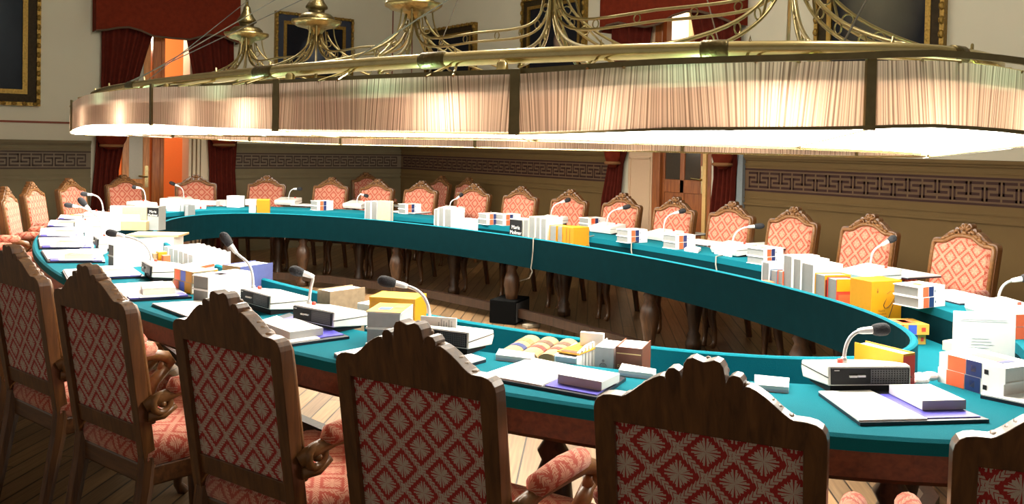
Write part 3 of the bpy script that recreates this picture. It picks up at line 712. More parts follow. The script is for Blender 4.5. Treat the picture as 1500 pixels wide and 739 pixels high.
def zb_out(p):
    near = lerp_tab([(1.4, .10), (1.6, .077), (2.1, .068), (2.56, .047), (3.12, .049), (3.95, .051), (4.64, .062), (5.44, .083), (6.8, .086), (7.6, .05), (8.5, .02)], p.y)
    f = max(0, min(1, (p.x-2.6)/1.6)); return ZL+near*(1-f)+.03*f
def zb_in(p): return ZL+.028-.048*max(0, min(1, (p.x-2.3)/1.6))
lamp = thing('hanging_ring_lamp', 'enormous oval brass ring lamp with pleated silk shade hanging over the table', 'lamp')
SH = .219
def strip(bm, pts_a, pts_b, ul, u0=0):
    u = u0; prev = None
    for a, b_ in zip(pts_a, pts_b):
        if prev:
            du = (a-prev[0]).length
            va = [bm.verts.new(x) for x in (prev[0], a, b_, prev[1])]; f = bm.faces.new(va)
            for l, w in zip(f.loops, ((u, 0), (u+du, 0), (u+du, 1), (u, 1))): l[ul].uv = w
            u += du
        prev = (a, b_)
up = lambda p, z: Vector((p.x, p.y, z))
for k in range(13):
    ts = [T_(k, i/8) for i in range(9)]
    po = [lell(E_LO, t) for t in ts]; pi = [lell(E_LI, t) for t in ts]
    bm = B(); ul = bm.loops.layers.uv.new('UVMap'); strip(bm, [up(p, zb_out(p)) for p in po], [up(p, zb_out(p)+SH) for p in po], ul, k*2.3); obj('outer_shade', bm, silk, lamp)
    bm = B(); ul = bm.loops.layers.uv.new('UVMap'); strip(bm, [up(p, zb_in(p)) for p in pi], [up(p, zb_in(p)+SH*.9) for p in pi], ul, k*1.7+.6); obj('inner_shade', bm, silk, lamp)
    bm = B(); ul = bm.loops.layers.uv.new('UVMap'); strip(bm, [up(lell(E_LO, t, -.006), zb_out(p)+.004) for t, p in zip(ts, po)], [up(lell(E_LI, t, .006), zb_in(p)+.004) for t, p in zip(ts, pi)], ul); obj('diffuser', bm, diffuser_m, lamp, down=True)
    bm = B(); ul = bm.loops.layers.uv.new('UVMap'); strip(bm, [up(lell(E_LO, t, -.012), zb_out(p)+SH-.075) for t, p in zip(ts, po)], [up(lell(E_LI, t, .012), zb_in(p)+SH-.05) for t, p in zip(ts, pi)], ul); obj('reflector', bm, whiteplastic, lamp)
    p, q = po[0], pi[0]; nrm = (p-q).normalized(); tg = Vector((-nrm.y, nrm.x, 0))
    bm = B(); prism(bm, [up(p+tg*s-nrm*.004, z) for s, z in ((-.021, zb_out(p)-.008), (.021, zb_out(p)-.008), (.019, zb_out(p)+SH+.02), (-.019, zb_out(p)+SH+.02))], nrm*.014); obj('post', bm, brass_dk, lamp, bevel=.003)
    bm = B(); prism(bm, [up(q+tg*s+nrm*.004, z) for s, z in ((-.013, zb_in(q)-.004), (.013, zb_in(q)-.004), (.013, zb_in(q)+SH*.9), (-.013, zb_in(q)+SH*.9))], -nrm*.012); obj('post', bm, brass_dk, lamp)
    # tie bar under the diffuser, carrying the inner trim
    bm = B(); tube(bm, [up(p, zb_out(p)-.004), up(q, zb_in(q)-.006)], .0035, 6); obj('tie_bar', bm, brass_dk, lamp); bm = B(); tube(bm, [up(lell(E_LO, ts[3]), zb_out(po[3])-.003), up(lell(E_LI, ts[5]), zb_in(pi[5])-.006)], .002, 5); obj('tie_wire', bm, wire_m, lamp)
    # V clips from pipe to shade
    for f in (.28, .75):
        t = T_(k, f); a = lell(E_LP, t); c = lell(E_LO, t); zt_ = zb_out(c)+SH; tg = (lraw(E_LP, t+.01)-lraw(E_LP, t-.01)).normalized()
        bm = B(); tube(bm, [up(c+tg*.07, zt_), up(a+tg*.012, ZL+.335), up(a, ZL+.402), up(a-tg*.012, ZL+.335), up(c-tg*.07, zt_)], .006, 6); obj('clip', bm, brass, lamp)
    # bulb socket under the pipe
    t = T_(k, .05); a = lell(E_LP, t); a2 = lell(E_LP, t, .05)
    bm = B(); lathe(bm, [(.012, .335), (.022, .325), (.024, .30), (.05, .285), (.055, .262), (.05, .245)], up(a2, ZL), 12); obj('bulb_socket', bm, brass, lamp, smooth=True)
for nm, e, zf, hh, dd, m_ in (('top_band', E_LO, lambda p: zb_out(p)+SH, .022, .010, brass_dk), ('bottom_band', E_LO, lambda p: zb_out(p)-.008, .012, .008, brass_dk), ('inner_trim', E_LI, lambda p: zb_in(p)-.008, .010, -.012, brass)):
    bm = B(); n = 104; rings = []
    for i in range(n):
        t = T_(i//8, (i % 8)/8); p = ell(e, t); z = zf(p)
        rings.append([bm.verts.new(up(ell(e, t, o), zz)) for o, zz in ((-abs(dd)*.4, z), (dd, z), (dd, z+hh), (-abs(dd)*.4, z+hh))])
    for i in range(n):
        A, Bq = rings[i], rings[(i+1) % n]
        for j in range(4): bm.faces.new((A[j], A[(j+1) % 4], Bq[(j+1) % 4], Bq[j]))
    obj(nm, bm, m_, lamp)
bm = B(); tube(bm, [up(lell(E_LP, 2*PI*i/120), ZL+.355) for i in range(120)], .031, 14, closed=True); obj('brass_pipe', bm, brass, lamp, smooth=True)
for k in range(13):
    t = T_(k, .5)+.03; a = lell(E_LP, t); b_ = lell(E_LP, t+.045); bm = B()
    tube(bm, [up(a, ZL+.355), up(a.lerp(b_, .1), ZL+.355), up(a.lerp(b_, .9), ZL+.355), up(b_, ZL+.355)], [.032, .037, .037, .032], 14)
    obj('pipe_sleeve', bm, brass_old, lamp, smooth=True)
HUBS = [7.61, 6.40, 5.12, 3.80, 2.32]
NEAR_PX = [(165, 300), (240, 420), (320, 520), (748, 872), (985, 1238, 1405)]
axis = lambda y: Vector((LCX-LPH*(y-LCY), y, 0))
def rails(bm, curve, gap, r, nrm):
    """double rail: two tubes either side of a curve plus rings between them"""
    cs = [Vector(p) for p in curve]; offs = []
    for i, p in enumerate(cs):
        t = (cs[min(i+1, len(cs)-1)]-cs[max(i-1, 0)]).normalized(); offs.append(t.cross(nrm).normalized()*gap)
    tube(bm, [p+o for p, o in zip(cs, offs)], r, 8); tube(bm, [p-o for p, o in zip(cs, offs)], r, 8)
    for i in range(2, len(cs)-1, 3): ring(bm, cs[i], gap*.80, r*.45, nrm, 14, 6)
for i, hy in enumerate(HUBS):
    hb = axis(hy); zc = 2.41
    bm = B(); lathe(bm, [(.014, zc+.26), (.014, CEIL-.06), (.06, CEIL-.04), (.07, CEIL)], hb, 12); obj('hanging_rod', bm, brass_dk, lamp, smooth=True)
    bm = B(); lathe(bm, [(.016, zc+.30), (.03, zc+.28), (.035, zc+.25), (.06, zc+.20), (.085, zc+.165), (.085, zc+.15), (.065, zc+.14), (.06, zc+.115), (.11, zc+.105), (.138, zc+.08), (.145, zc+.04), (.11, zc+.02)], hb, 24); obj('hub_bell', bm, brass_old, lamp, smooth=True)
    bm = B(); lathe(bm, [(.11, zc+.03), (.17, zc+.038), (.195, zc+.052), (.192, zc+.035), (.15, zc+.008), (.10, zc-.004), (.07, zc-.012), (.05, zc-.04), (.02, zc-.06)], hb, 32, wob=.03); obj('hub_bowl', bm, plain('bowl_brass', (.40, .31, .13), .3, metal=1, noise=.4, scale=50, bump=.3), lamp, smooth=True)
    tgt = [lell(E_LP, t_at(px)) for px in NEAR_PX[i]]
    for dy in (-.7, .7):
        v = max(-.97, min(.97, (hy+dy-LCY)/E_LP[1])); t = math.asin(math.copysign(abs(v)**(1/LEX), v)); tgt.append(lell(E_LP, t))
    if i == 0: tgt.append(lell(E_LP, PI/2))
    for tp in tgt:
        d = (tp-hb); L = d.length; dn = d.normalized(); side = Vector((0, 0, 1)).cross(dn)
        cv = bez(up(hb+dn*.05, zc-.04), up(hb+dn*.12, zc-.30), up(hb+d*.42, ZL+.46), up(tp, ZL+.345), 18)
        bm = B(); rails(bm, cv, .030, .0085, side); obj('arm', bm, brass_arm, lamp, smooth=True)
        bm = B(); tube(bm, bez(up(hb+dn*.13, zc+.0), up(hb+dn*.14, zc-.12), up(hb+dn*.18, zc-.22), up(hb+d*.25, zc-.33), 8), .006, 6); obj('stay', bm, brass_arm, lamp)
    if i < 4:
        h2 = axis(HUBS[i+1]); dn = (h2-hb).normalized(); L = (h2-hb).length
        cv = bez(up(hb+dn*.04, zc-.06), up(hb+dn*.07, zc-.26), up(hb+dn*.22, zc-.235), up(hb+dn*L*.5, zc-.225), 12)+bez(up(hb+dn*L*.5, zc-.225), up(h2-dn*.22, zc-.235), up(h2-dn*.07, zc-.26), up(h2-dn*.04, zc-.06), 12)[1:]
        bm = B(); rails(bm, cv, .028, .008, Vector((1, 0, 0))); obj('connector', bm, brass_arm, lamp, smooth=True)
for (t, hx) in ((PI*.93, 1), (PI*.70, 2), (PI*.60, 0), (-PI*.88, 3), (-PI*.62, 4), (PI*.1, 2), (-PI*.15, 3)):
    bm = B(); tube(bm, [up(lell(E_LP, t), ZL+.38), up(axis(HUBS[hx]-.8), 2.95)], .004, 5); tube(bm, [up(axis(HUBS[hx]-.8), 2.95), up(axis(HUBS[hx]-1.0), 3.2)], .004, 5); obj('guy_wire', bm, wire_m, lamp)

# lamps inside the ring
for k in range(13):
    for f, e in ((.22, 23), (.72, 9)):
        if f == .72 and k % 3 == 1: continue
        t = T_(k, f); p = lell((1.46, 4.0), t); ld = bpy.data.lights.new('ring_bulb', 'POINT'); ld.energy = e*.16; ld.color = (1, .84, .66); ld.shadow_soft_size = .03
        o = bpy.data.objects.new('ring_bulb', ld); C.objects.link(o); o.location = (p.x, p.y, ZL+.105)

# ------------------------------------------------------------------ things on the table
def tangent(p):
    n = Vector(((p.x-CX)/E_STEP[0]**2, (p.y-CYT)/E_STEP[1]**2, 0)).normalized(); e = Vector((-n.y, n.x, 0))
    return e if e.dot(RT) > 0 else -e
def rotv(v, deg):
    a = math.radians(deg); return Vector((v.x*math.cos(a)-v.y*math.sin(a), v.x*math.sin(a)+v.y*math.cos(a), 0))
def span(xl, xr, y, z, off=0, e=None):
    """left corner and width of an upright face whose edge at height z runs from image column xl to xr"""
    L = at(xl, y, z); e = rotv(tangent(L), off) if e is None else e
    d = ray(xr, y); # solve L.xy + e*w parallel to d
    w = (L.y*d.x-L.x*d.y)/(e.x*d.y-e.y*d.x)
    return Vector((L.x, L.y, 0)), e, w
RTF = Vector((RT.x, RT.y, 0)).normalized()
R_ = lambda deg: rotv(RTF, deg)
def rim_spot(xl, xr, yt, off):
    """front face on the far shelf, a set way back from the rim; the height follows from the top edge"""
    d = ray(xl, yt); h2 = Vector((d.x, d.y)); a, b_ = E_RIM[0]+off, E_RIM[1]+off
    ax, ay = -CX/a, -CYT/b_; bx, by = h2.x/a, h2.y/b_
    A, Bq, Cq = bx*bx+by*by, 2*(ax*bx+ay*by), ax*ax+ay*ay-1; s = (-Bq+math.sqrt(max(0, Bq*Bq-4*A*Cq)))/(2*A)
    L = EYE+d*s; h = L.z-SHELF; L = Vector((L.x, L.y, 0)); e = tangent(L); d2 = ray(xr, yt)
    w = (L.y*d2.x-L.x*d2.y)/(e.x*d2.y-e.y*d2.x); return L, e, abs(w), h
def frame(o, L, e, z): o.location = (L.x, L.y, z); o.rotation_euler = (0, 0, math.atan2(e.y, e.x))
def facequad(parent, face, w, D, h, r, mat, name, label=None, lift=.0012):
    if name == 'cover_picture': lift = .0022
    u0, u1, v0, v1 = r; bm = B()
    if face == 'front': pts = [(w*u, -lift, h*v) for u, v in ((u0, v0), (u1, v0), (u1, v1), (u0, v1))]
    elif face == 'right': pts = [(w+lift, D*u, h*v) for u, v in ((u0, v0), (u1, v0), (u1, v1), (u0, v1))]
    elif face == 'left': pts = [(-lift, D*u, h*v) for u, v in ((u0, v0), (u1, v0), (u1, v1), (u0, v1))]
    else: pts = [(w*u, D*v, h+lift) for u, v in ((u0, v0), (u1, v0), (u1, v1), (u0, v1))]
    bm.faces.new([bm.verts.new(p) for p in pts]); return obj(name, bm, mat, parent, label=label)
def book(name, label, L, e, w, D, h, z, cover, spine, pg=None, lying=False, labels=(), group=None, cat='book', round_=.004):
    """closed book: boards + spine as one cover, page block as a part. local x along e, y away, z up"""
    pg = pg or pages; c = .004; bm = B(); inn = .005
    if lying:
        box(bm, 0, w, 0, D, 0, c); box(bm, 0, w, 0, D, h-c, h)
        s = {'front': (0, w, 0, c), 'back': (0, w, D-c, D), 'left': (0, c, 0, D), 'right': (w-c, w, 0, D)}[spine]
        box(bm, *s, c, h-c); pb = [inn, w-inn, inn, D-inn, c, h-c]
        i = {'front': 2, 'back': 3, 'left': 0, 'right': 1}[spine]
        pb[i] = {2: c, 3: D-c, 0: c, 1: w-c}[i]
    else:
        if spine in ('front', 'back'):
            c = min(c, w*.12); box(bm, 0, c, 0, D, 0, h); box(bm, w-c, w, 0, D, 0, h)
            box(bm, c, w-c, *((0, .004) if spine == 'front' else (D-.004, D)), 0, h)
            pb = [c, w-c, .004 if spine == 'front' else inn*.7, D-inn if spine == 'front' else D-.004, inn, h-inn]
        elif spine == 'top':      # resting on its fore edge, spine up
            box(bm, 0, c, 0, D, 0, h); box(bm, w-c, w, 0, D, 0, h); box(bm, c, w-c, 0, D, h-c, h); pb = [c, w-c, inn, D-inn, inn, h-c]
        else:
            box(bm, 0, w, 0, c, 0, h); box(bm, 0, w, D-c, D, 0, h); box(bm, *((0, c) if spine == 'left' else (w-c, w)), c, D-c, 0, h)
            pb = [c if spine == 'left' else inn, w-inn if spine == 'left' else w-c, c, D-c, inn, h-inn]
    bmesh.ops.remove_doubles(bm, verts=bm.verts[:], dist=1e-5)
    o = obj(name, bm, cover); tag(o, label, cat, group); frame(o, L, e, z)
    bm = B(); box(bm, *pb); obj('pages', bm, pg, o)
    for i, (face, r, mt, *nm) in enumerate(labels): facequad(o, face, w, D, h, r, mt, nm[0] if nm else 'spine_label')
    return o
def carton(name, label, L, e, w, D, h, z, mat, top=None, labels=(), group=None, cat='box', bevel=.002):
    bm = B(); box(bm, 0, w, 0, D, 0, h); o = obj(name, bm, mat, bevel=bevel); tag(o, label, cat, group); frame(o, L, e, z)
    if top: facequad(o, 'top', w, D, h, (0.01, .99, .01, .99), top, 'lid')
    for face, r, mt, *nm in labels: facequad(o, face, w, D, h, r, mt, nm[0] if nm else 'printed_patch')
    return o
def edge(p1, p2, z):
    a, b_ = at(*p1, z), at(*p2, z); v = Vector((b_.x-a.x, b_.y-a.y, 0)); return Vector((a.x, a.y, 0)), v.normalized(), v.length
def quad(px, z): return [at(*p, z) for p in px]
def bil(q, u, v):   # q: front-left, front-right, back-right, back-left
    return q[0].lerp(q[1], u).lerp(q[3].lerp(q[2], u), v)
def slab(bm, q, r, z0, z1):
    u0, u1, v0, v1 = r; prism(bm, [Vector((p.x, p.y, z0)) for p in (bil(q, u0, v0), bil(q, u1, v0), bil(q, u1, v1), bil(q, u0, v1))], (0, 0, z1-z0))
def folder(label, px, style=0, boxlab=None, boxr=None, group='open folders at the seats', dark=folder_m):
    q = quad(px, TOP); c = sum(q, Vector())/4; q = [Vector((p.x-c.x, p.y-c.y, 0)) for p in q]
    o = thing('document_folder', label, 'folder', (c.x, c.y, TOP), 0, group)
    bm = B(); slab(bm, q, (0, 1, 0, 1), 0, .010); obj('cover', bm, dark, o)
    if style == 0:
        bm = B(); slab(bm, q, (.0, .53, .03, 1.0), .010, .0145); obj('paper', bm, white, o)
        bm = B(); slab(bm, q, (.545, .97, .06, .86), .010, .013); obj('pocket', bm, blueviolet, o)
    elif style == 1:
        bm = B(); slab(bm, q, (.02, .98, .14, 1.0), .010, .015); obj('paper', bm, white, o)
        bm = B(); slab(bm, q, (.05, .95, .02, .2), .010, .0165); obj('pocket', bm, blueviolet, o)
        bm = B(); slab(bm, q, (.20, .80, .0, .19), .0165, .0185); obj('clear_flap', bm, whiteplastic, o)
    else:
        bm = B(); slab(bm, q, (.01, .99, .01, .99), .010, .014); obj('paper', bm, white, o)
    if boxr:
        a = bil(q, boxr[0], boxr[2]); b_ = bil(q, boxr[1], boxr[2]); d = bil(q, boxr[0], boxr[3]); v = b_-a
        e = v.normalized(); L = Vector((a.x+c.x, a.y+c.y, 0))
        carton('card_box', boxlab, L, e, v.length, (d-a).length, .028, TOP+(.014 if style == 0 else .0185), white, labels=[('front', (0, 1, 0, 1), greyplastic if style == 0 else whiteplastic, 'box_end')] + ([('top', (.02, .98, .0, .25), yellow, 'yellow_edge')] if style == 1 else []), group='white card boxes on the folders')
    return o
def console(label, L, e, w, base_px=None, neck=None, tip=None, depth=0, group='conference microphone consoles', back=False):
    """local x along e (front edge left to right), y away from the sitter"""
    D = .20
    o = thing('microphone_console', label, 'microphone', (L.x, L.y, TOP), math.atan2(e.y, e.x), group)
    bm = B(); prism(bm, [(0, y, z) for y, z in ((0, .026), (.004, .086), (.028, .089), (D, .060), (D+.004, .036), (D-.012, .006))], (w, 0, 0)); obj('body', bm, whiteplastic, o, bevel=.004)
    bm = B(); prism(bm, [(.012, y, z) for y, z in ((.012, 0), (.012, .030), (D-.04, .014), (D-.04, 0))], (w-.024, 0, 0)); obj('base', bm, black, o)
    bm = B(); box(bm, .008, w-.008, -.004, .004, .031, .082); fp = obj('front_panel', bm, black, o)
    bm = B()
    for k in range(14): box(bm, w*.50+k*w*.033, w*.50+k*w*.033+w*.012, -.0065, -.004, .035, .078)
    for k in range(6): box(bm, w*.50, w*.95, -.006, -.004, .037+k*.0075, .0395+k*.0075)
    obj('grille', bm, plain('grille_bars', (.05, .05, .055), .4), fp)
    bm = B(); box(bm, w*.24, w*.33, -.010, -.004, .054, .060); obj('switch', bm, whiteink, fp)
    bm = B(); box(bm, w*.34, w*.43, -.010, -.004, .055, .061); obj('switch', bm, whiteink, fp)
    bm = B(); box(bm, w*.06, w*.12, -.0055, -.004, .074, .0765); obj('maker_plate', bm, whiteink, fp)
    for a_, b2 in ((-.0015, 0), (w, w+.0015)):
        bm = B(); prism(bm, [(a_, y, z) for y, z in ((.0, .050), (.0, .053), (D, .047), (D, .045))], (b2-a_, 0, 0)); obj('seam', bm, black, o)
    bm = B(); lathe(bm, [(.009, .070), (.009, .094), (.006, .097)], (w*.24, .06, 0), 10); obj('button', bm, red, o)
    if base_px:
        Bp = at(*base_px, TOP+.080); inv = Matrix.Rotation(-math.atan2(e.y, e.x), 4, 'Z')
        k = (Bp-EYE).dot(FW)
        def P(px, dd):
            d = ray(*px); return EYE + d*((k+dd)/d.dot(FW))
        Nn, Tt = P(neck, depth*.8), P(tip, depth)
        loc = lambda p: inv @ (p-Vector((L.x, L.y, TOP)))
        Bl, Nl, Tl = loc(Bp), loc(Nn), loc(Tt)
        dv = (Tl-Nl); u = dv.normalized(); ln = dv.length
        hgt = max(.03, Nl.z-Bl.z); hd = (Nl-Bl).length
        cv = bez(Bl, Bl+Vector((0, 0, hgt*.75)), Nl-u*hd*.42, Nl-u*.03, 14)
        bm = B(); tube(bm, cv, .0062, 8); lathe(bm, [(.011, -.01), (.011, .012), (.007, .02)], Bl, 10); obj('gooseneck', bm, neck_m, o, smooth=True)
        bm = B(); tube(bm, [Nl-u*.045, Nl-u*.03, Nl, Nl+u*.004], [.008, .011, .0125, .0125], 10); obj('collar', bm, plain('light_collar', (.80, .81, .82), .35), o, smooth=True)
        ln = max(ln, .05); bm = B(); r = .0195
        tube(bm, [Nl+u*(ln*f) for f in (0, .06, .2, .42, .64, .82, .94, 1.0)], [r*g for g in (.62, .8, .97, 1.08, 1.1, .95, .62, .15)], 14); obj('foam_tip', bm, foam, o, smooth=True)
    return o
def seated(px, z=TOP):
    p = at(*px, z); n = Vector(((p.x-CX)/E_STEP[0]**2, (p.y-CYT)/E_STEP[1]**2, 0)).normalized(); return p, n, Vector((-n.y, n.x, 0))

# ---- near consoles: front edge runs along the image columns given
for lab, p1, p2, b_, n_, t_, w in (
    ('white microphone console with black grille facing us at lower right, red button on top', (1213, 578), (1334, 577), (1236, 532), (1277, 484), (1304, 482), .30),
    ('microphone console behind the bottom middle chair, neck bent left over the yellow books', (606, 512), (686, 523), (630, 476), (580, 416), (553, 410), .29),
    ('microphone console with short bent neck, below right of the blue book', (424, 476), (493, 491), (453, 447), (445, 401), (424, 394), .27),
    ('microphone console beside the white two-volume stack, long neck leaning left over blue book', (352, 450), (395, 463), (371, 425), (338, 360), (324, 341), .27),
    ('microphone console on the left flank with dark neck tip above white papers', (205, 403), (225, 416), (222, 384), (172, 344), (155, 340), .26),
    ('microphone console with small black front between white boxes on the left flank', (135, 362), (146, 371), (149, 350), (126, 302), (115, 290), .25)):
    L, e, ww = edge(p1, p2, TOP); mid = L+e*ww*.5
    if ww < .20 or ww > .28: w = .25
    else: w = ww
    console(lab, mid-e*w*.5, e, w, b_, n_, t_)
# ---- consoles of the left end and the far side, seen from behind
farc = [((138, 324), (107, 302), (94, 300), 'far left flank, tip pointing left, lowest of the left end group'),
        ((151, 311), (129, 285), (118, 284), 'far left flank, tip in front of the armchair by the curtain'),
        ((213, 296), (200, 275), (194, 274), 'left end, in front of the leftmost doorway chair'),
        ((269, 290), (257, 271), (248, 267), 'left end, in front of the orange doorway, rightmost there'),
        ((423, 291), (435, 277), (443, 277), 'far side behind the single yellow box, tip pointing right'),
        ((523, 296), (533, 286), (540, 288), 'far side, just left of the grey and tan books'),
        ((659, 304), (673, 288), (678, 284), 'far side, behind the four white books near the corner'),
        ((807, 318), (827, 295), (836, 292), 'far side, behind the long row with the black-labelled book'),
        ((889, 329), (912, 305), (924, 302), 'far side, right above the yellow boxed book'),
        ((972, 339), (994, 311), (1005, 308), 'far side, in front of the half open wooden door'),
        ((1073, 358), (1105, 332), (1120, 331), 'far side, alone on bare green cloth with hanging cable'),
        ((1275, 393), (1301, 354), (1313, 347), 'far side, behind the large yellow boxed book'),
        ((1462, 445), (1496, 409), (1514, 406), 'far side at the right edge, behind the standing white document')]
for b_, n_, t_, lab in farc:
    p, n, e = seated(b_, TOP+.080); w = .26 if b_[0] > 230 else .24
    e = -e if False else e
    # sitter looks inward: local x to the sitter's right
    inn_ = -n; ex = Vector((inn_.y, -inn_.x, 0))
    L = Vector((p.x, p.y, 0))-ex*w*(.42)-inn_*.13
    console('white microphone console '+lab, L, ex, w, b_, n_, t_)

# ---- open folders with papers
folder('open folder with blank sheet and blue pocket before the lower right console', [(1259, 625), (1460, 619), (1330, 572), (1197, 582)][:0] or [(1260, 625), (1449, 620), (1340, 577), (1199, 580)], 0, 'white card box on the blue pocket at lower right', (.62, .99, .28, .86))
folder('open folder with blank sheet right of the bottom middle chair', [(876, 589), (917, 558), (779, 530), (706, 551)][:0] or [(703, 556), (877, 588), (917, 558), (779, 530)], 0, 'white card box on the blue pocket right of the bottom middle chair', (.60, .97, .22, .68))
folder('folder with papers between the third and bottom middle chairs', [(423, 509), (512, 497), (424, 462), (384, 474)], 0, 'white card box on papers in front of the small bent console', (.08, .66, .12, .6))
folder('folder corner showing between the bottom middle chair and its neighbour', [(514, 541), (556, 532), (543, 512), (489, 523)], 2)
folder('dark folder corner under the console behind the bottom middle chair', [(678, 541), (712, 531), (690, 524), (655, 532)], 3)
folder('white sheets on a folder above the third near chair', [(275, 469), (344, 462), (300, 444), (222, 449)], 2)
folder('folder with papers beside the stack of coloured dictionaries', [(186, 443), (281, 438), (240, 416), (158, 421)], 1, 'pale card box on papers beside coloured dictionaries', (.28, .8, .12, .55))
folder('folder with papers above the second near chair', [(99, 413), (213, 408), (192, 393), (91, 399)], 1, 'pale card box above the second near chair', (.3, .75, .12, .55))
lf = [([(70, 386), (154, 386), (150, 368), (60, 370)], 'lowest of the five at the left end'), ([(58, 366), (138, 366), (136, 351), (55, 351)], 'second lowest of the five at the left end'),
      ([(56, 349), (123, 350), (123, 335), (59, 337)], 'middle one of the five at the left end'), ([(68, 334), (121, 336), (121, 326), (73, 325)], 'second highest of the five at the left end'), ([(84, 323), (133, 325), (133, 318), (88, 317)], 'topmost of the five at the left end')]
for px, lab in lf: folder('folder with paper and blue pocket '+lab, px, 1, 'yellow-edged card box on the folder '+lab, (.3, .8, .1, .6))
folder('white sheets on a folder at the right edge', [(1436, 584), (1530, 604), (1540, 578), (1446, 569)], 2)
# far side: one folder in front of each chair
far_f = [(1400, 437, 'rightmost, before the chair at the right edge'), (1318, 402, 'before the second chair from the right'), (1128, 362, 'beside the lone console'), (1030, 357, 'left of the lone console'), (455, 302, 'before the third chair from the left'), (1000, 343, 'before the wooden door'), (757, 322, 'left of the black-labelled book'), (590, 303, 'right of the grey and tan books'), (600, 312, 'nearest the step beside the tan book'), (690, 311, 'beside the white two-volume set near the corner')]
for px, py, lab in far_f:
    p, n, e = seated((px, py)); q = [p-e*.19-n*.12, p+e*.19-n*.12, p+e*.19+n*.16, p-e*.19+n*.16]
    o = thing('document_folder', 'white papers on dark folder, far side, '+lab, 'folder', (p.x, p.y, TOP), math.atan2(e.y, e.x), 'open folders at the seats')
    bm = B(); box(bm, -.19, .19, -.14, .14, 0, .008); obj('cover', bm, folder_m, o)
    bm = B(); box(bm, -.185, .185, -.14, .138, .008, .014); obj('paper', bm, white, o)
for px, lab in (([(726, 528), (778, 534), (783, 526), (731, 519)], 'white note pad in front of the three old brown spines'), ([(906, 551), (957, 557), (961, 550), (911, 541)], 'white note pad beside the brown leather book'), ([(1107, 573), (1155, 577), (1156, 563), (1105, 558)], 'white note pad left of the lower right console'), ([(1046, 372), (1072, 377), (1078, 372), (1058, 368)], 'white card on the edge right of the lone far console'), ([(1002, 368), (1022, 371), (1027, 367), (1010, 363)], 'white card right of the two-volume set near the wooden door')):
    q = quad(px, TOP); c = sum(q, Vector())/4; q = [Vector((p.x-c.x, p.y-c.y, 0)) for p in q]
    bm = B(); slab(bm, q, (0, 1, 0, 1), 0, .02); o = tag(obj('note_pad', bm, white), lab, 'note pad'); o.location = (c.x, c.y, TOP)
    bm = B(); slab(bm, q, (.0, 1, -.004, 0), .002, .010); obj('card_back', bm, palepages, o)

# ---- two-volume dictionaries: near corner pixel, box grows along +x (spine) and +y
def dict_pair(px, lab, rz=0, z=TOP, n=2, sp=.205, dp=.145, h=.052, scale=1):
    for k in range(n):
        p = at(px[0], px[1], z); e = Vector((math.cos(math.radians(rz)), math.sin(math.radians(rz)), 0))
        o = book('dictionary_volume', ('upper' if k else 'lower')+' volume of the white two-volume dictionary '+lab, p+Vector((.002*k, .004*k, 0)), e, sp, dp, h, z+k*h, white, 'front', grey_b, True,
                 [('front', (.16, .37, .03, .97), orange), ('front', (.38, .56, .03, .97), navy), ('front', (.60, .63, .4, .62), navy, 'spine_emblem'), ('top', (.30, .55, .3, .7), orange, 'cover_patch')] if k == n-1 else [('front', (.16, .37, .03, .97), orange), ('front', (.38, .56, .03, .97), navy), ('front', (.60, .63, .4, .62), navy, 'spine_emblem')], 'white two-volume dictionaries')
for px, lab, rz in (((1346, 453), 'right of the large yellow boxed book', -8), ((1119, 389), 'left of the tall row of upright books', -2), ((990, 366), 'before the half open wooden door', -4), ((920, 357), 'right of the far yellow boxed book', -4), ((862, 337), 'hidden behind the far yellow boxed book', -4), ((737, 331), 'left of the black-labelled book', -2), ((713, 330), 'farther left of the black-labelled book, by folded brochure', 0), ((594, 314), 'just right of the grey and tan books', 4), ((465, 309), 'between two consoles on the far left', 8)):
    dict_pair(px, lab, rz)
L, e, w = edge((1375, 560), (1437, 578), TOP)
for k in range(2):
    sp = .235; h = .050
    book('dictionary_volume', ('upper' if k else 'lower')+' volume of the white two-volume dictionary nearest us at lower right', L+e*(.0 if k else -.004)+Vector((0, 0, 0)), e, sp, .17, h, TOP+k*h, white, 'front', pages_w, True,
         [('front', (.14, .42, .02, .98), orange), ('front', (.43, .66, .02, .98), navy), ('front', (.70, .76, .35, .65), black, 'spine_emblem'), ('front', (.50, .58, .3, .7), parch, 'crest')]+([('top', (.25, .7, .35, .7), orange, 'cover_patch'), ('top', (.7, .8, .3, .7), navy, 'cover_patch')] if k else []), 'white two-volume dictionaries')
L, e, w = edge((1480, 498), (1522, 497), TOP)
for k in range(2): book('dictionary_volume', ('upper' if k else 'lower')+' volume of the white dictionary cut by the right edge', L, e, .2, .15, .052, TOP+k*.052, white, 'front', pages_w, True, [('front', (.08, .35, .02, .98), orange), ('front', (.37, .6, .02, .98), navy)], 'white two-volume dictionaries')

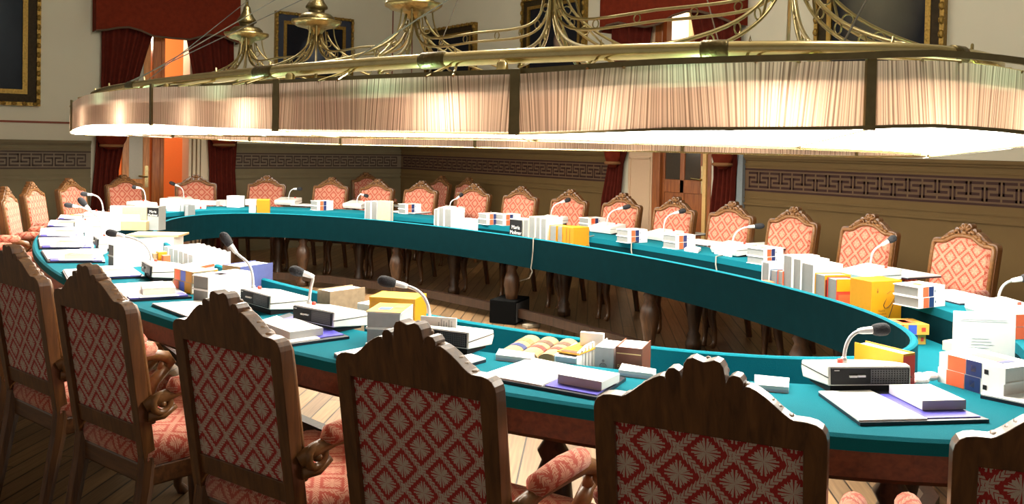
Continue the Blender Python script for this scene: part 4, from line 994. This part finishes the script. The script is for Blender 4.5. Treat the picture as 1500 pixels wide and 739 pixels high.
# ---- upright books on the far shelf (front face columns, top row)
def up_row(items, cat='book', group=None):
    for (xl, xr, yt, h, D, cover, spine, pg, lab, labels) in items:
        L, e, w, h = rim_spot(xl, xr, yt, .20)
        w = max(.012, min(.2, abs(w))); book('upright_book', lab, L, e, w, D, h, SHELF, cover, spine, pg, False, labels, group, cat)
Wb, Gb = white, grey_b
up_row([
 (1116, 1127, 383, .225, .17, Wb, 'back', Gb, 'white upright book, leftmost of the tall row right of centre', ()),
 (1128.5, 1138, 395, .19, .15, plain('blue_grey_cover', (.13, .19, .28), .6), 'back', Gb, 'thin blue-grey upright book in the tall row', ()),
 (1139, 1147, 396, .19, .15, orange, 'back', Gb, 'thin orange upright book in the tall row', ()),
 (1147.5, 1160.5, 373, .255, .19, Wb, 'back', Gb, 'tallest white upright book in the right row', ()),
 (1162, 1173.5, 378, .25, .19, Wb, 'back', Gb, 'second tall white upright book in the right row', ()),
 (1174, 1192, 384, .24, .19, Wb, 'back', Gb, 'thick white upright book, last of the tall white ones', ()),
 (1194, 1209, 400, .205, .16, yellow, 'back', Gb, 'yellow upright book beside the thick white one', [('right', (.0, .95, .5, .9), darkred, 'cover_panel')]),
 (1212, 1226, 406, .20, .12, red, 'back', Gb, 'red and yellow upright book left of the large yellow box', [('right', (0, 1, .72, 1), yellow, 'yellow_band'), ('right', (.1, .9, .25, .65), orange, 'cover_panel')]),
], group='upright books right of centre')
up_row([
 (766.5, 774, 322, .175, .13, cream, 'back', Gb, 'small cream upright book beside the black-labelled one', ()),
 (775, 783.5, 317, .22, .17, plain('beige_cover', (.6, .56, .45), .6), 'back', Gb, 'beige upright book in the middle far row', ()),
 (784.5, 791.5, 318, .22, .17, Wb, 'back', Gb, 'slim white upright book in the middle far row', ()),
 (792, 800.5, 320, .22, .19, Wb, 'back', Gb, 'broad white upright book in the middle far row', ()),
 (805, 815, 330, .175, .13, yellow, 'back', Gb, 'left yellow-edged upright book next to the far yellow box', ()),
 (816.5, 824, 331, .175, .13, yellow, 'back', Gb, 'right yellow-edged upright book next to the far yellow box', ()),
 (636, 641.5, 307, .19, .16, Wb, 'back', Gb, 'slim white upright book, leftmost of the four near the corner', ()),
 (642.5, 650, 304, .215, .18, Wb, 'back', Gb, 'second white upright book of the four near the corner', ()),
 (651, 661, 306, .21, .19, Wb, 'back', Gb, 'widest white upright book of the four near the corner', ()),
 (534.5, 543, 295, .20, .16, Wb, 'back', Gb, 'left grey-edged upright book beside the tan one', ()),
 (544, 552.5, 295, .20, .16, Wb, 'back', Gb, 'right grey-edged upright book beside the tan one', ()),
], group='upright books on the far shelf')
L, e, w, hm = rim_spot(747, 765, 320, .2)
mm = book('usage_dictionary', 'grey upright book with black upper label on the far shelf', L, e, w, .16, hm, SHELF, grey_l, 'front', pages_w, False, [('front', (0, 1, .50, .97), black)], None)
text('spine_text', 'María\nMoliner', w*.30, whiteink, mm, (w/2, -.0025, hm*.66), (PI/2, 0, 0))
L, e, w, hm = rim_spot(553, 572, 294, .16)
book('upright_book', 'tan board-covered upright book facing the hollow on the far shelf', L, e, w, .05, hm, SHELF, plain('pale_tan', (.60, .44, .27), .7, noise=.15), 'left', pages, False)
L, e, w, hm = rim_spot(365, 375, 294, .16); book('upright_book', 'white upright book left of the single far yellow box', L, e, w, .14, hm, SHELF, white, 'back', pages_w)
L, e, w, hm = rim_spot(376, 395, 293, .14); carton('boxed_book', 'plain yellow boxed book on the far left shelf', L, e, w, .15, hm, SHELF, yellow_d)
L, e, w, hm = rim_spot(824.7, 840.5, 332, .16)
o = carton('boxed_book', 'yellow boxed grammar with black flourish in the middle far row', L, e, w, .17, hm, SHELF, yellow_d, labels=[('front', (.3, .36, .05, .95), plain('brown_line', (.3, .13, .01), .6), 'case_edge'), ('front', (.62, .68, .05, .95), plain('brown_line', (.3, .13, .01), .6), 'case_edge')])
bm = B(); tube(bm, [(w+.001, y, z) for y, z in ((.02, .12), (.05, .05), (.09, .035), (.12, .09), (.15, .13), (.17, .12))], .0018, 5); obj('flourish', bm, ink, o)
# folded brochure
L, e, w, hm = rim_spot(676, 700, 319, .16); bm = B(); prism(bm, [(0, 0, 0), (w*.5, .03, 0), (w, 0, 0), (w, .003, 0), (w*.5, .033, 0), (0, .003, 0)], (0, 0, hm)); o = tag(obj('folded_brochure', bm, white), 'white folded brochure standing right of the four white books', 'brochure'); frame(o, L, e, SHELF)
# large yellow grammar box
L, e, w = span(1277, 1321.5, 413, SHELF+.268, 0, R_(22))
D = .15; o = carton('boxed_book', 'large yellow boxed grammar with calligraphic y at the right end', L, e, w, D, .268, SHELF, yellow)
hb = .268
text('title', 'Nueva\ngramática\nde la lengua\nespañola', .0165, plain('brown_ink', (.25, .11, .01), .6), o, (w*.34, -.0015, hb*.34), (PI/2, 0, 0), space=.95)
text('title', 'Nueva\ngramática\nde la lengua\nespañola', .0165, MAT['brown_ink'], o, (-.0015, D*.5, hb*.36), (PI/2, 0, -PI/2), space=.95)
bm = B()
tube(bm, [(w*x, -.0015, hb*z) for x, z in ((.50, .66), (.44, .60), (.40, .53), (.43, .48), (.52, .48), (.62, .53), (.70, .60), (.76, .67))], [.0006, .002, .003, .0032, .0026, .002, .0014, .0008], 6, flat=.3)
tube(bm, [(w*x, -.0015, hb*z) for x, z in ((.80, .70), (.72, .55), (.62, .36), (.52, .18), (.47, .10))], [.001, .0024, .003, .0022, .0005], 6, flat=.3)
tube(bm, [(w*x, -.0012, hb*z) for x, z in ((.50, .75), (.62, .80), (.78, .79), (.92, .72), (.97, .62))], .0008, 5)
obj('calligraphic_y', bm, ink, o)
bm = B(); blob(bm, (w*.20, -.001, hb*.80), (.006, .0012, .008), 8); blob(bm, (w*.20, -.001, hb*.845), (.003, .0012, .004), 8); obj('crest', bm, MAT['brown_ink'], o)
# yellow dictionaries lying on the shelf at the right end
for k, (a, b_) in enumerate((((1322, 505), (1356, 505)), ((1310, 491), (1361, 491)))):
    z = SHELF+k*.052; L, e, w = edge(a, b_, z)
    book('yellow_dictionary', ('upper', 'lower')[1-k]+' yellow dictionary lying on the low shelf at the right end', L, e, w, .15, .05, z, plain('ochre_cover', (.62, .40, .06), .45), 'front', Gb, True,
         [('front', (.06, .27, .05, .95), red), ('front', (.40, .64, .05, .95), blue), ('front', (.78, .9, .3, .7), red, 'spine_emblem')]+([('top', (.2, .75, .2, .8), orange, 'cover_picture'), ('top', (.35, .6, .25, .7), blue, 'cover_picture')] if k else []))
# standing white document, small book, loose yellow/red book by the console
L, e, w = span(1399, 1489, 457, SHELF+.30, 0, R_(-6))
o = carton('printed_document', 'tall white printed document standing upright near the right edge', L, e, w, .02, .30, SHELF, white, cat='document')
bm = B()
for k in range(9): box(bm, w*.28, w*(.66-.05*(k % 3)), -.0012, 0, .10+k*.012, .1015+k*.012)
lt = obj('lettering', bm, plain('pale_ink', (.62, .64, .68), .8), o); bm = B()
for k in range(2): box(bm, w*.1, w*.85, -.0012, 0, .265+k*.007, .2658+k*.007)
obj('header_line', bm, plain('pale_ink', (.62, .64, .68), .8), o)
L, e, w = edge((1380, 513), (1398, 517), SHELF); carton('small_book', 'small pale book with colourful cover left of the standing document', L, e, .10, .08, .045, SHELF, cream, cat='book', labels=[('top', (.4, .9, .1, .9), orange, 'cover_picture'), ('top', (.45, .7, .3, .8), blue, 'cover_picture')])
L, e, w = edge((1322, 568), (1344, 564), TOP)
book('pocket_dictionary', 'yellow and red pocket dictionary standing right behind the lower right console', L+Vector((.0, .0, 0)), e, .058, .19, .108, TOP, yellow, 'front', pages_w, False, [('front', (.0, 1, 0, .93), red, 'spine_label'), ('right', (0, .3, 0, .98), red, 'cover_panel')])
p = at(1361, 560, TOP); bm = B()
for k in range(5): blob(bm, (.02*k-.05, .012*((k*7) % 3), .012+.006*(k % 2)), (.035, .022, .014), 8, Matrix.Rotation(k, 4, 'Z'))
o = tag(obj('crumpled_paper', bm, white), 'crumpled white paper between the console and nearest dictionary', 'paper'); o.location = p
# ---- near middle cluster
L, e, w = span(902, 941, 508, SHELF+.235, 0)
D = .15; o = book('leather_book', 'thick brown leather book standing upright with gilt spine lettering', L, e, w, D, .235, SHELF, leather, 'front', pages_w, False, [('front', (.04, .96, .90, .915), gold_ink, 'gilt_line'), ('front', (.04, .96, .60, .61), gold_ink, 'gilt_line')])
text('spine_text', 'DICCIONARIO', w*.13, gold_ink, o, (w/2, -.002, .235*.72), (PI/2, 0, 0)); text('spine_text', 'DICCIONARIO', w*.125, gold_ink, o, (w/2, -.002, .235*.40), (PI/2, 0, 0))
L, e, w = span(872, 899, 508, SHELF+.225, 0)
o = book('upright_book', 'white upright book with grey crest on its spine', L, e, w, .15, .225, SHELF, plain('pale_cover', (.72, .74, .76), .5), 'front', pages_w, False, [('front', (.03, .97, .0, .05), blue, 'foot_band')])
bm = B(); ring(bm, (w*.45, -.002, .225*.70), .012, .002, (0, 1, 0), 14, 5); blob(bm, (w*.45, -.001, .225*.70), (.007, .0015, .009), 8); blob(bm, (w*.45, -.001, .225*.79), (.005, .0015, .005), 8); box(bm, w*.2, w*.75, -.0015, 0, .105, .107); box(bm, w*.25, w*.7, -.0015, 0, .097, .0985); obj('crest', bm, ink_g, o)
for k in range(5):
    xl = 845+k*5.2; L, e, w = span(xl, xl+4, 517-k*2.2, SHELF+.205, 6); carton('booklet', f'slim white booklet in the fan left of the crested book, {ORD[k]} from the left', L, e, max(.006, w), .16, .205+.004*k, SHELF, white if k % 2 else pages_w, cat='booklet', group='white booklets in the fan')
L, e, w = span(812, 845, 520, SHELF+.195, 0); book('upright_book', 'thick white book with pale blue page edges under the yellow leaflet', L, e, w, .21, .195, SHELF, white, 'back', palepages, False)
L2 = L+rotv(e, 90)*.035+e*.0; bm = B(); box(bm, -.004, w*1.0, 0, .17, 0, .004); o = tag(obj('yellow_leaflet', bm, yellow), 'yellow leaflet with dark footer lying on the white book', 'leaflet'); frame(o, L2, rotv(e, -8), SHELF+.1965)
facequad(o, 'top', w, .17, .004, (.05, .95, .02, .22), plain('brown_footer', (.13, .05, .01), .6), 'footer')
bm = B(); [box(bm, w*.2, w*(.8-.1*(k % 2)), .06+k*.02, .064+k*.02, .004, .0046) for k in range(4)]; obj('lettering', bm, plain('ochre_ink', (.45, .25, .01), .7), o)
L, e, w = span(850, 884, 487, SHELF+.25, 4); L = L+rotv(e, 90)*.0; carton('paper_bundle', 'bundle of white papers standing behind the crested book', L, e, w, .02, .25, SHELF, white, cat='paper', bevel=0)
# three old volumes, spines up, lying along the shelf depth
for k, (x0, y0, x1, y1, lab) in enumerate(((729, 512, 772, 487, 'leftmost of three, with red and blue labels'), (759, 515, 803, 486, 'middle of three, with two dark red labels'), (788, 518, 832, 488, 'rightmost of three, partly under yellow leaflet'))):
    zt_ = SHELF+.185; a, b_ = at(x0, y0, zt_), at(x1, y1, zt_); dv = b_-a; dv.z = 0; D = min(.275, dv.length); d = dv.normalized(); e = Vector((d.y, -d.x, 0)); w = .074
    bm = B(); n = 8; sec = [(w*.5-w*.5*math.cos(PI*i/n), .165+.022*math.sin(PI*i/n)) for i in range(n+1)]+[(w, 0), (w-.005, 0), (w-.005, .16), (.005, .16), (.005, 0), (0, 0)]
    prism(bm, [(x, 0, z) for x, z in sec], (0, D, 0)); o = tag(obj('old_volume', bm, parch), 'old parchment volume lying spine up, '+lab, 'book', 'old parchment volumes'); frame(o, Vector((a.x, a.y, 0)), e, SHELF)
    bm = B(); box(bm, .005, w-.005, .006, D-.006, .004, .16); obj('pages', bm, plain('old_pages', (.46, .43, .36), .9, noise=.15, scale=120), o)
    for (f0, f1, mt) in (((.30, .44, navy if k == 0 else darkred), (.60, .76, orange if k == 0 else plain('umber_label', (.10, .05, .03), .5)))):
        bm = B(); prism(bm, [(w*.5-w*.505*math.cos(PI*i/n), D*f0, .165+.0232*math.sin(PI*i/n)) for i in range(n+1)]+[(w*.5-w*.46*math.cos(PI*i/n), D*f0, .16+.02*math.sin(PI*i/n)) for i in reversed(range(n+1))], (0, D*(f1-f0), 0)); obj('spine_label', bm, mt, o)
# ---- near left cluster
L, e, w = span(465, 483.5, 424, SHELF+.25, 0, R_(-42))
D = .2; o = book('marbled_book', 'tan marbled book with red spine label standing by the inner edge', L, e, w, D, .25, SHELF, plain('marbled_tan', (.29, .20, .12), .6, noise=.4, scale=35), 'front', pages_w, False, [('front', (.03, .97, .18, .46), plain('salmon_label', (.62, .09, .06), .5))])
L, e, w = span(534, 575, 464, TOP+.125, 0)
for k in range(2):
    book('yellow_dictionary', ('lower', 'upper')[k]+' fat dictionary with grey page edges before the yellow binder', *edge((535, 505), (575, 507), TOP)[:2], .135, .19, .062, TOP+k*.062, white, 'back', plain('silver_pages', (.40, .42, .44), .8), True, [('top', (0, 1, 0, 1), yellow, 'yellow_front'), ('top', (.25, .6, .25, .5), blue, 'cover_picture'), ('top', (.62, .9, .45, .75), orange, 'cover_picture')] if k else [])
L, e, w = span(537, 574, 447, TOP+.11, 0); e = rotv(e, 0); o = carton('slip_case', 'bright yellow slip case behind the fat yellow dictionary', *edge((540, 479), (585, 482), TOP)[:2], .2, .15, .125, TOP, yellow, labels=[('front', (.04, .96, .08, .85), yellow_d, 'open_side')])
L, e, w = span(523, 545, 449, TOP+.07, 0); carton('cup_box', 'small white box left of the yellow slip case', *edge((523, 464), (541, 467), TOP)[:2], .075, .08, .06, TOP, white)
L, e, w = span(616, 669, 461, TOP+.125, 0, R_(-14)); D = .006
o = carton('newsprint_sheet', 'white printed sheet with red figure standing behind the middle console', L, e, w, D, .20, SHELF+.10, white, cat='paper'); o.location.z = SHELF+.09
bm = B()
for k in range(6): box(bm, w*(.50+.07*k), w*(.53+.07*k), -.0012, 0, .158, .182+.005*((k*5) % 3))
for k in range(3): box(bm, w*(.72+.09*k), w*(.75+.09*k), -.0012, 0, .135, .148)
pr = obj('printed_bars', bm, ink_g, o); bm = B(); blob(bm, (w*.62, -.0008, .150), (.012, .001, .009), 8); obj('red_figure', bm, red, o)
# blue book
L, e, w = span(326, 352, 388, SHELF+.25, 0, R_(-32))
book('blue_book', 'large blue cloth book with tan spine standing by the inner edge', L, e, w, .23, .25, SHELF, bluebook, 'front', pages_w, False, [('front', (.0, 1, .0, 1), plain('tan_spine', (.50, .27, .12), .6, noise=.2), 'spine_label')])
# row of white spines with reddish labels
for k in range(6):
    xl = 240+k*7.2; L, e, w = span(xl, xl+6.4, 361+k*2.4, SHELF+.24, 0, R_(-38)); w = max(.03, min(.06, w))
    book('upright_book', f'white upright book with salmon spine label in the left row, {ORD[k]} from the left', L, e, w, .26, .24, SHELF, white, 'front', pages_w, False, [('front', (.02, .98, .05, .32), plain('faded_salmon', (.74, .30, .20), .6)), ('front', (.02, .98, .36, .42), plain('faded_tan', (.62, .50, .36), .6), 'spine_line')], 'white books of the left row')
L, e, w = edge((288, 398), (325, 390), TOP); carton('orange_book', 'flat orange-edged book between white rows and blue book', L, e, .17, .12, .03, TOP, white, cat='book', labels=[('front', (0, 1, .3, .8), orange, 'edge_band')])
L, e, w = edge((300, 404), (330, 396), TOP); carton('yellow_edged_book', 'flat yellow-edged book lying in front of the orange-edged one', L, e, .14, .07, .02, TOP, white, cat='book', labels=[('front', (0, 1, .2, .8), yellow, 'edge_band')])
for k, (a, b_) in enumerate((((253, 425), (280, 431)), ((258, 410), (283, 417)))):
    L, e, w = edge((253, 425), (281, 432), TOP); w = max(.14, w)
    book('coloured_dictionary', ('lower', 'upper')[k]+' dictionary with red, blue and gold spine on the left', L+e*(.012*k), e, w*.98, .12, .055, TOP+k*.055, parch, 'front', pages_w, True, [('front', (.06, .32, .04, .96), orange), ('front', (.37, .62, .04, .96), blue), ('front', (.66, .95, .04, .96), yellow_d)])
L, e, w = edge((281, 443), (304, 447), TOP)
for k in range(2):
    book('white_volume', ('lower', 'upper')[k]+' fat white volume right of the coloured dictionaries', L, e, .115, .25, .064, TOP+k*.064, white, 'right', grey_b, True, [('top', (.4, .9, .3, .6), navy, 'cover_patch'), ('top', (.55, .9, .3, .45), orange, 'cover_patch')] if k else [], None)
L, e, w = edge((157, 391), (167, 394), TOP)
for k in range(2): book('white_volume', ('lower', 'upper')[k]+' white volume above the second near chair\'s folder', L, e, .10, .25, .068, TOP+k*.068, white, 'right', grey_b, True)
for (xl, yb_, w, h, D, m_, lab) in ((221, 389, .05, .075, .04, tan, 'small brown box among the left white books'), (228, 389, .055, .085, .05, yellow, 'small yellow box among the left white books'), (236, 391, .045, .07, .04, orange, 'small orange box among the left white books')):
    L = at(xl, yb_, TOP); carton('small_box', lab, L, tangent(L), w, D, h, TOP, m_)
# left end clutter
L, e, w = span(196, 254, 345, SHELF+.215, 0, R_(-4))
carton('paper_stack', 'big white paper stack with tan lid near the left end of the rim', L, e, w, .17, .205, SHELF, white, cat='paper')
bm = B(); box(bm, -.05, w+.03, -.02, .22, 0, .014); o = tag(obj('tan_portfolio', bm, tan_l), 'tan cardboard portfolio lying across the big white paper stack', 'portfolio'); frame(o, L, R_(2), SHELF+.207)
L, e, w = span(172, 214, 324, TOP+.075, 0, R_(-3)); carton('cardboard_box', 'low tan cardboard box near the left end', L, e, w, .09, .075, TOP, tan_l)
L, e, w = span(179, 215, 303, TOP+.15, 0, R_(-3)); carton('archive_box', 'upright tan archive board left of the black-labelled book', L, e, w, .04, .15, TOP, plain('pale_board', (.55, .44, .30), .7))
L, e, w = span(216, 232.5, 302, TOP+.20, 0, R_(-12)); o = book('usage_dictionary', 'grey upright book with black upper label at the left end', L, e, w, .10, .20, TOP, grey_l, 'front', pages_w, False, [('front', (.0, 1, .58, .93), black)])
text('spine_text', 'María\nMoliner', w*.28, whiteink, o, (w/2, -.0025, .20*.70), (PI/2, 0, 0))
L, e, w = span(173, 205, 314, TOP+.085, 0, R_(-3)); carton('red_book', 'red-topped white book before the tan archive board', L, e, w, .07, .085, TOP, white, top=red, cat='book')
for (xl, xr, yt, h, D, lab) in ((124, 154, 337, .085, .10, 'low white box nearest the left folders'), (138, 170, 317, .12, .08, 'white box left of the red-topped book'), (161, 178, 302, .12, .08, 'small white box left of the archive board'), (134, 164, 349, .045, .10, 'flat white box in front of low white box'), (172, 196, 352, .07, .10, 'small white box under the tan portfolio'), (234, 260, 291, .11, .10, 'white box behind the black-labelled book at left end'), (198, 224, 297, .09, .09, 'white box before the doorway chair'), (262, 287, 293, .10, .10, 'white box with rounded top left of coloured booklet')):
    L, e, w = span(xl, xr, yt, TOP+h, 0, R_(-4)); carton('white_box', lab, L, e, w, D, h, TOP, white, group='white boxes at the left end')
L, e, w = span(244, 262, 294, SHELF+.28, 0, R_(-10)); o = carton('printed_document', 'tall white printed bundle standing at the left end of the rim', L, e, w, .06, .28, SHELF, white, cat='document')
bm = B(); [box(bm, w*.1, w*.9, -.0014, 0, .06+k*.020, .0625+k*.020) for k in range(10)]; obj('lettering', bm, ink_g, o)
for k in range(2):
    L, e, w = span(264+k*6.5, 269.5+k*6.5, 300+k, SHELF+.24, 0, R_(-14)); book('upright_book', ('left', 'right')[k]+' grey upright book beside the coloured booklet', L, e, max(.02, w), .12, .24, SHELF, grey_b, 'back', pages)
L, e, w = span(277.5, 300, 299, SHELF+.22, 0, R_(-8)); o = carton('coloured_booklet', 'white booklet with red square and yellow corner leaning at the left end', L, e, w, .012, .22, SHELF, white, cat='booklet', labels=[('front', (.25, .75, .48, .88), red, 'red_square'), ('front', (0, .45, .05, .22), yellow, 'yellow_corner')]); o.rotation_euler = (-.12, 0, o.rotation_euler.z)
for (xl, xr, yt, h, D, lab, z) in ((317, 331, 293, .20, .08, 'white upright carton on the left far shelf', SHELF), (332, 351, 287, .13, .12, 'taller white carton behind the left far shelf', TOP), (359, 374, 292, .07, .10, 'small white carton left of the plain yellow box', TOP), (290, 316, 294, .05, .10, 'flat white carton right of the coloured booklet', TOP)):
    L, e, w = span(xl, xr, yt, z+h, 0, R_(-10)); carton('white_carton', lab, L, e, w, D, h, z, white, labels=[('front', (.1, .35, .05, .5), blue, 'blue_mark')] if xl == 317 else [], group='white cartons on the far left')
# orange slips on the far shelf, cables
for a, b_, lab in (((1100, 412), (1116, 416), 'orange booklet lying left of the tall upright row'), ((1226, 452), (1256, 462), 'orange booklet lying before the red and yellow book')):
    L, e, w = edge(a, b_, SHELF+.15); carton('orange_booklet', lab, L+rotv(e, 90)*.055, e, .07, .06, .152, SHELF, orange, cat='booklet')
def cable(nm, lab, pts, r, mt=None):
    bm = B(); tube(bm, pts, r, 7); return tag(obj(nm, bm, mt or plain('pale_cable', (.24, .22, .18), .6), smooth=True), lab, 'cable')
def rimpt(px, py, dz=0, off=-.008):
    p = at(px, py, TOP); t = math.atan2((p.y-CYT)/E_RIM[1], (p.x-CX)/E_RIM[0]); q = ell(E_RIM, t, off); return Vector((q.x, q.y, TOP+dz))
a = rimpt(791, 349); cable('power_cable', 'pale cable hanging over the far green panel down to the floor', [a+Vector((.03, 0, .004)), a+Vector((0, 0, .004)), a+Vector((-.002, .0, -.1)), a+Vector((-.004, .01, -.2)), a+Vector((-.004, .02, -.245)), a+Vector((-.004, -.0, -.27)), a+Vector((.01, .05, -.33)), at(752, 415, .2), at(748, 440, .06), at(758, 462, .01), at(775, 477, .01)], .005)
p = at(778, 480, 0); bm = B(); box(bm, -.07, .07, -.035, .035, 0, .03); o = tag(obj('cable_adapter', bm, plain('beige_plastic', (.32, .27, .20), .5), bevel=.006), 'beige adapter on the floor at the end of the cable', 'adapter'); o.location = (p.x, p.y, 0.001)
p = at(735, 480, 0); o = thing('floor_speaker', 'dark box standing on the floor inside the hollow table', 'speaker', (p.x+.22, p.y+.18, 0.001), .5)
bm = B(); box(bm, -.16, .16, -.12, .12, 0, .20); obj('cabinet', bm, plain('dull_black', (.004, .004, .004), .95, spec=.04), o, bevel=.008); bm = B(); box(bm, -.14, .14, -.126, -.12, .02, .18); obj('grille', bm, plain('dark_grille', (.02, .02, .02), .8), o)
for (bx_, by_), lab in (((1047, 377), 'grey cable drooping from the lone far console'), ((920, 357), 'grey cable drooping from the console by the yellow box'), ((903, 345), 'pale cable dropping beside the far yellow box')):
    p, n, e = seated((bx_, by_)); s = ell(E_STEP, math.atan2((p.y-CYT)/E_STEP[1], (p.x-CX)/E_STEP[0]), -.012)
    cable('console_cable', lab, [Vector((s.x, s.y, TOP+.012))+n*.06, Vector((s.x, s.y, TOP+.006)), Vector((s.x, s.y, TOP-.05))-n*.01-e*.01, Vector((s.x, s.y, TOP-.11))-n*.03-e*.05, Vector((s.x, s.y, SHELF+.008))-n*.08-e*.14], .005)

# ------------------------------------------------------------------ light
w = bpy.data.worlds.new('world'); scene.world = w; w.use_nodes = True
w.node_tree.nodes['Background'].inputs[0].default_value = (1.0, .90, .74, 1); w.node_tree.nodes['Background'].inputs[1].default_value = .22
def point(nm, loc, e, col, r=.1):
    ld = bpy.data.lights.new(nm, 'POINT'); ld.energy = e; ld.color = col; ld.shadow_soft_size = r; o = bpy.data.objects.new(nm, ld); C.objects.link(o); o.location = loc
for i, hy in enumerate(HUBS):
    a = axis(hy-.6); point('added_wall_fill', (a.x, a.y, 3.35), 52, (1, .94, .82), .15)  # added fill lights in mid-air to brighten the upper walls, no visible lamp
for k in range(13):
    a = lell((1.42, 3.94), T_(k, .45)); point('ring_top_glow', (a.x, a.y, ZL+.262), 1.3, (.5, 1.0, .66), .02)
point('corridor_lamp', (onF(240, 100).x-.2, DY+1.0, 2.9), 70, (1, .80, .58), .15)
point('passage_lamp', (DX+.9, (ry0+ry1)/2+.8, 2.9), 40, (1, .75, .48), .12)
scene.view_settings.view_transform = 'Standard'; scene.view_settings.look = 'None'; scene.view_settings.exposure = .22
cy = scene.cycles; cy.max_bounces = 6; cy.diffuse_bounces = 4; cy.transmission_bounces = 4; cy.sample_clamp_indirect = 6
try: cy.use_denoising = True; cy.denoiser = 'OPENIMAGEDENOISE'
except Exception: pass
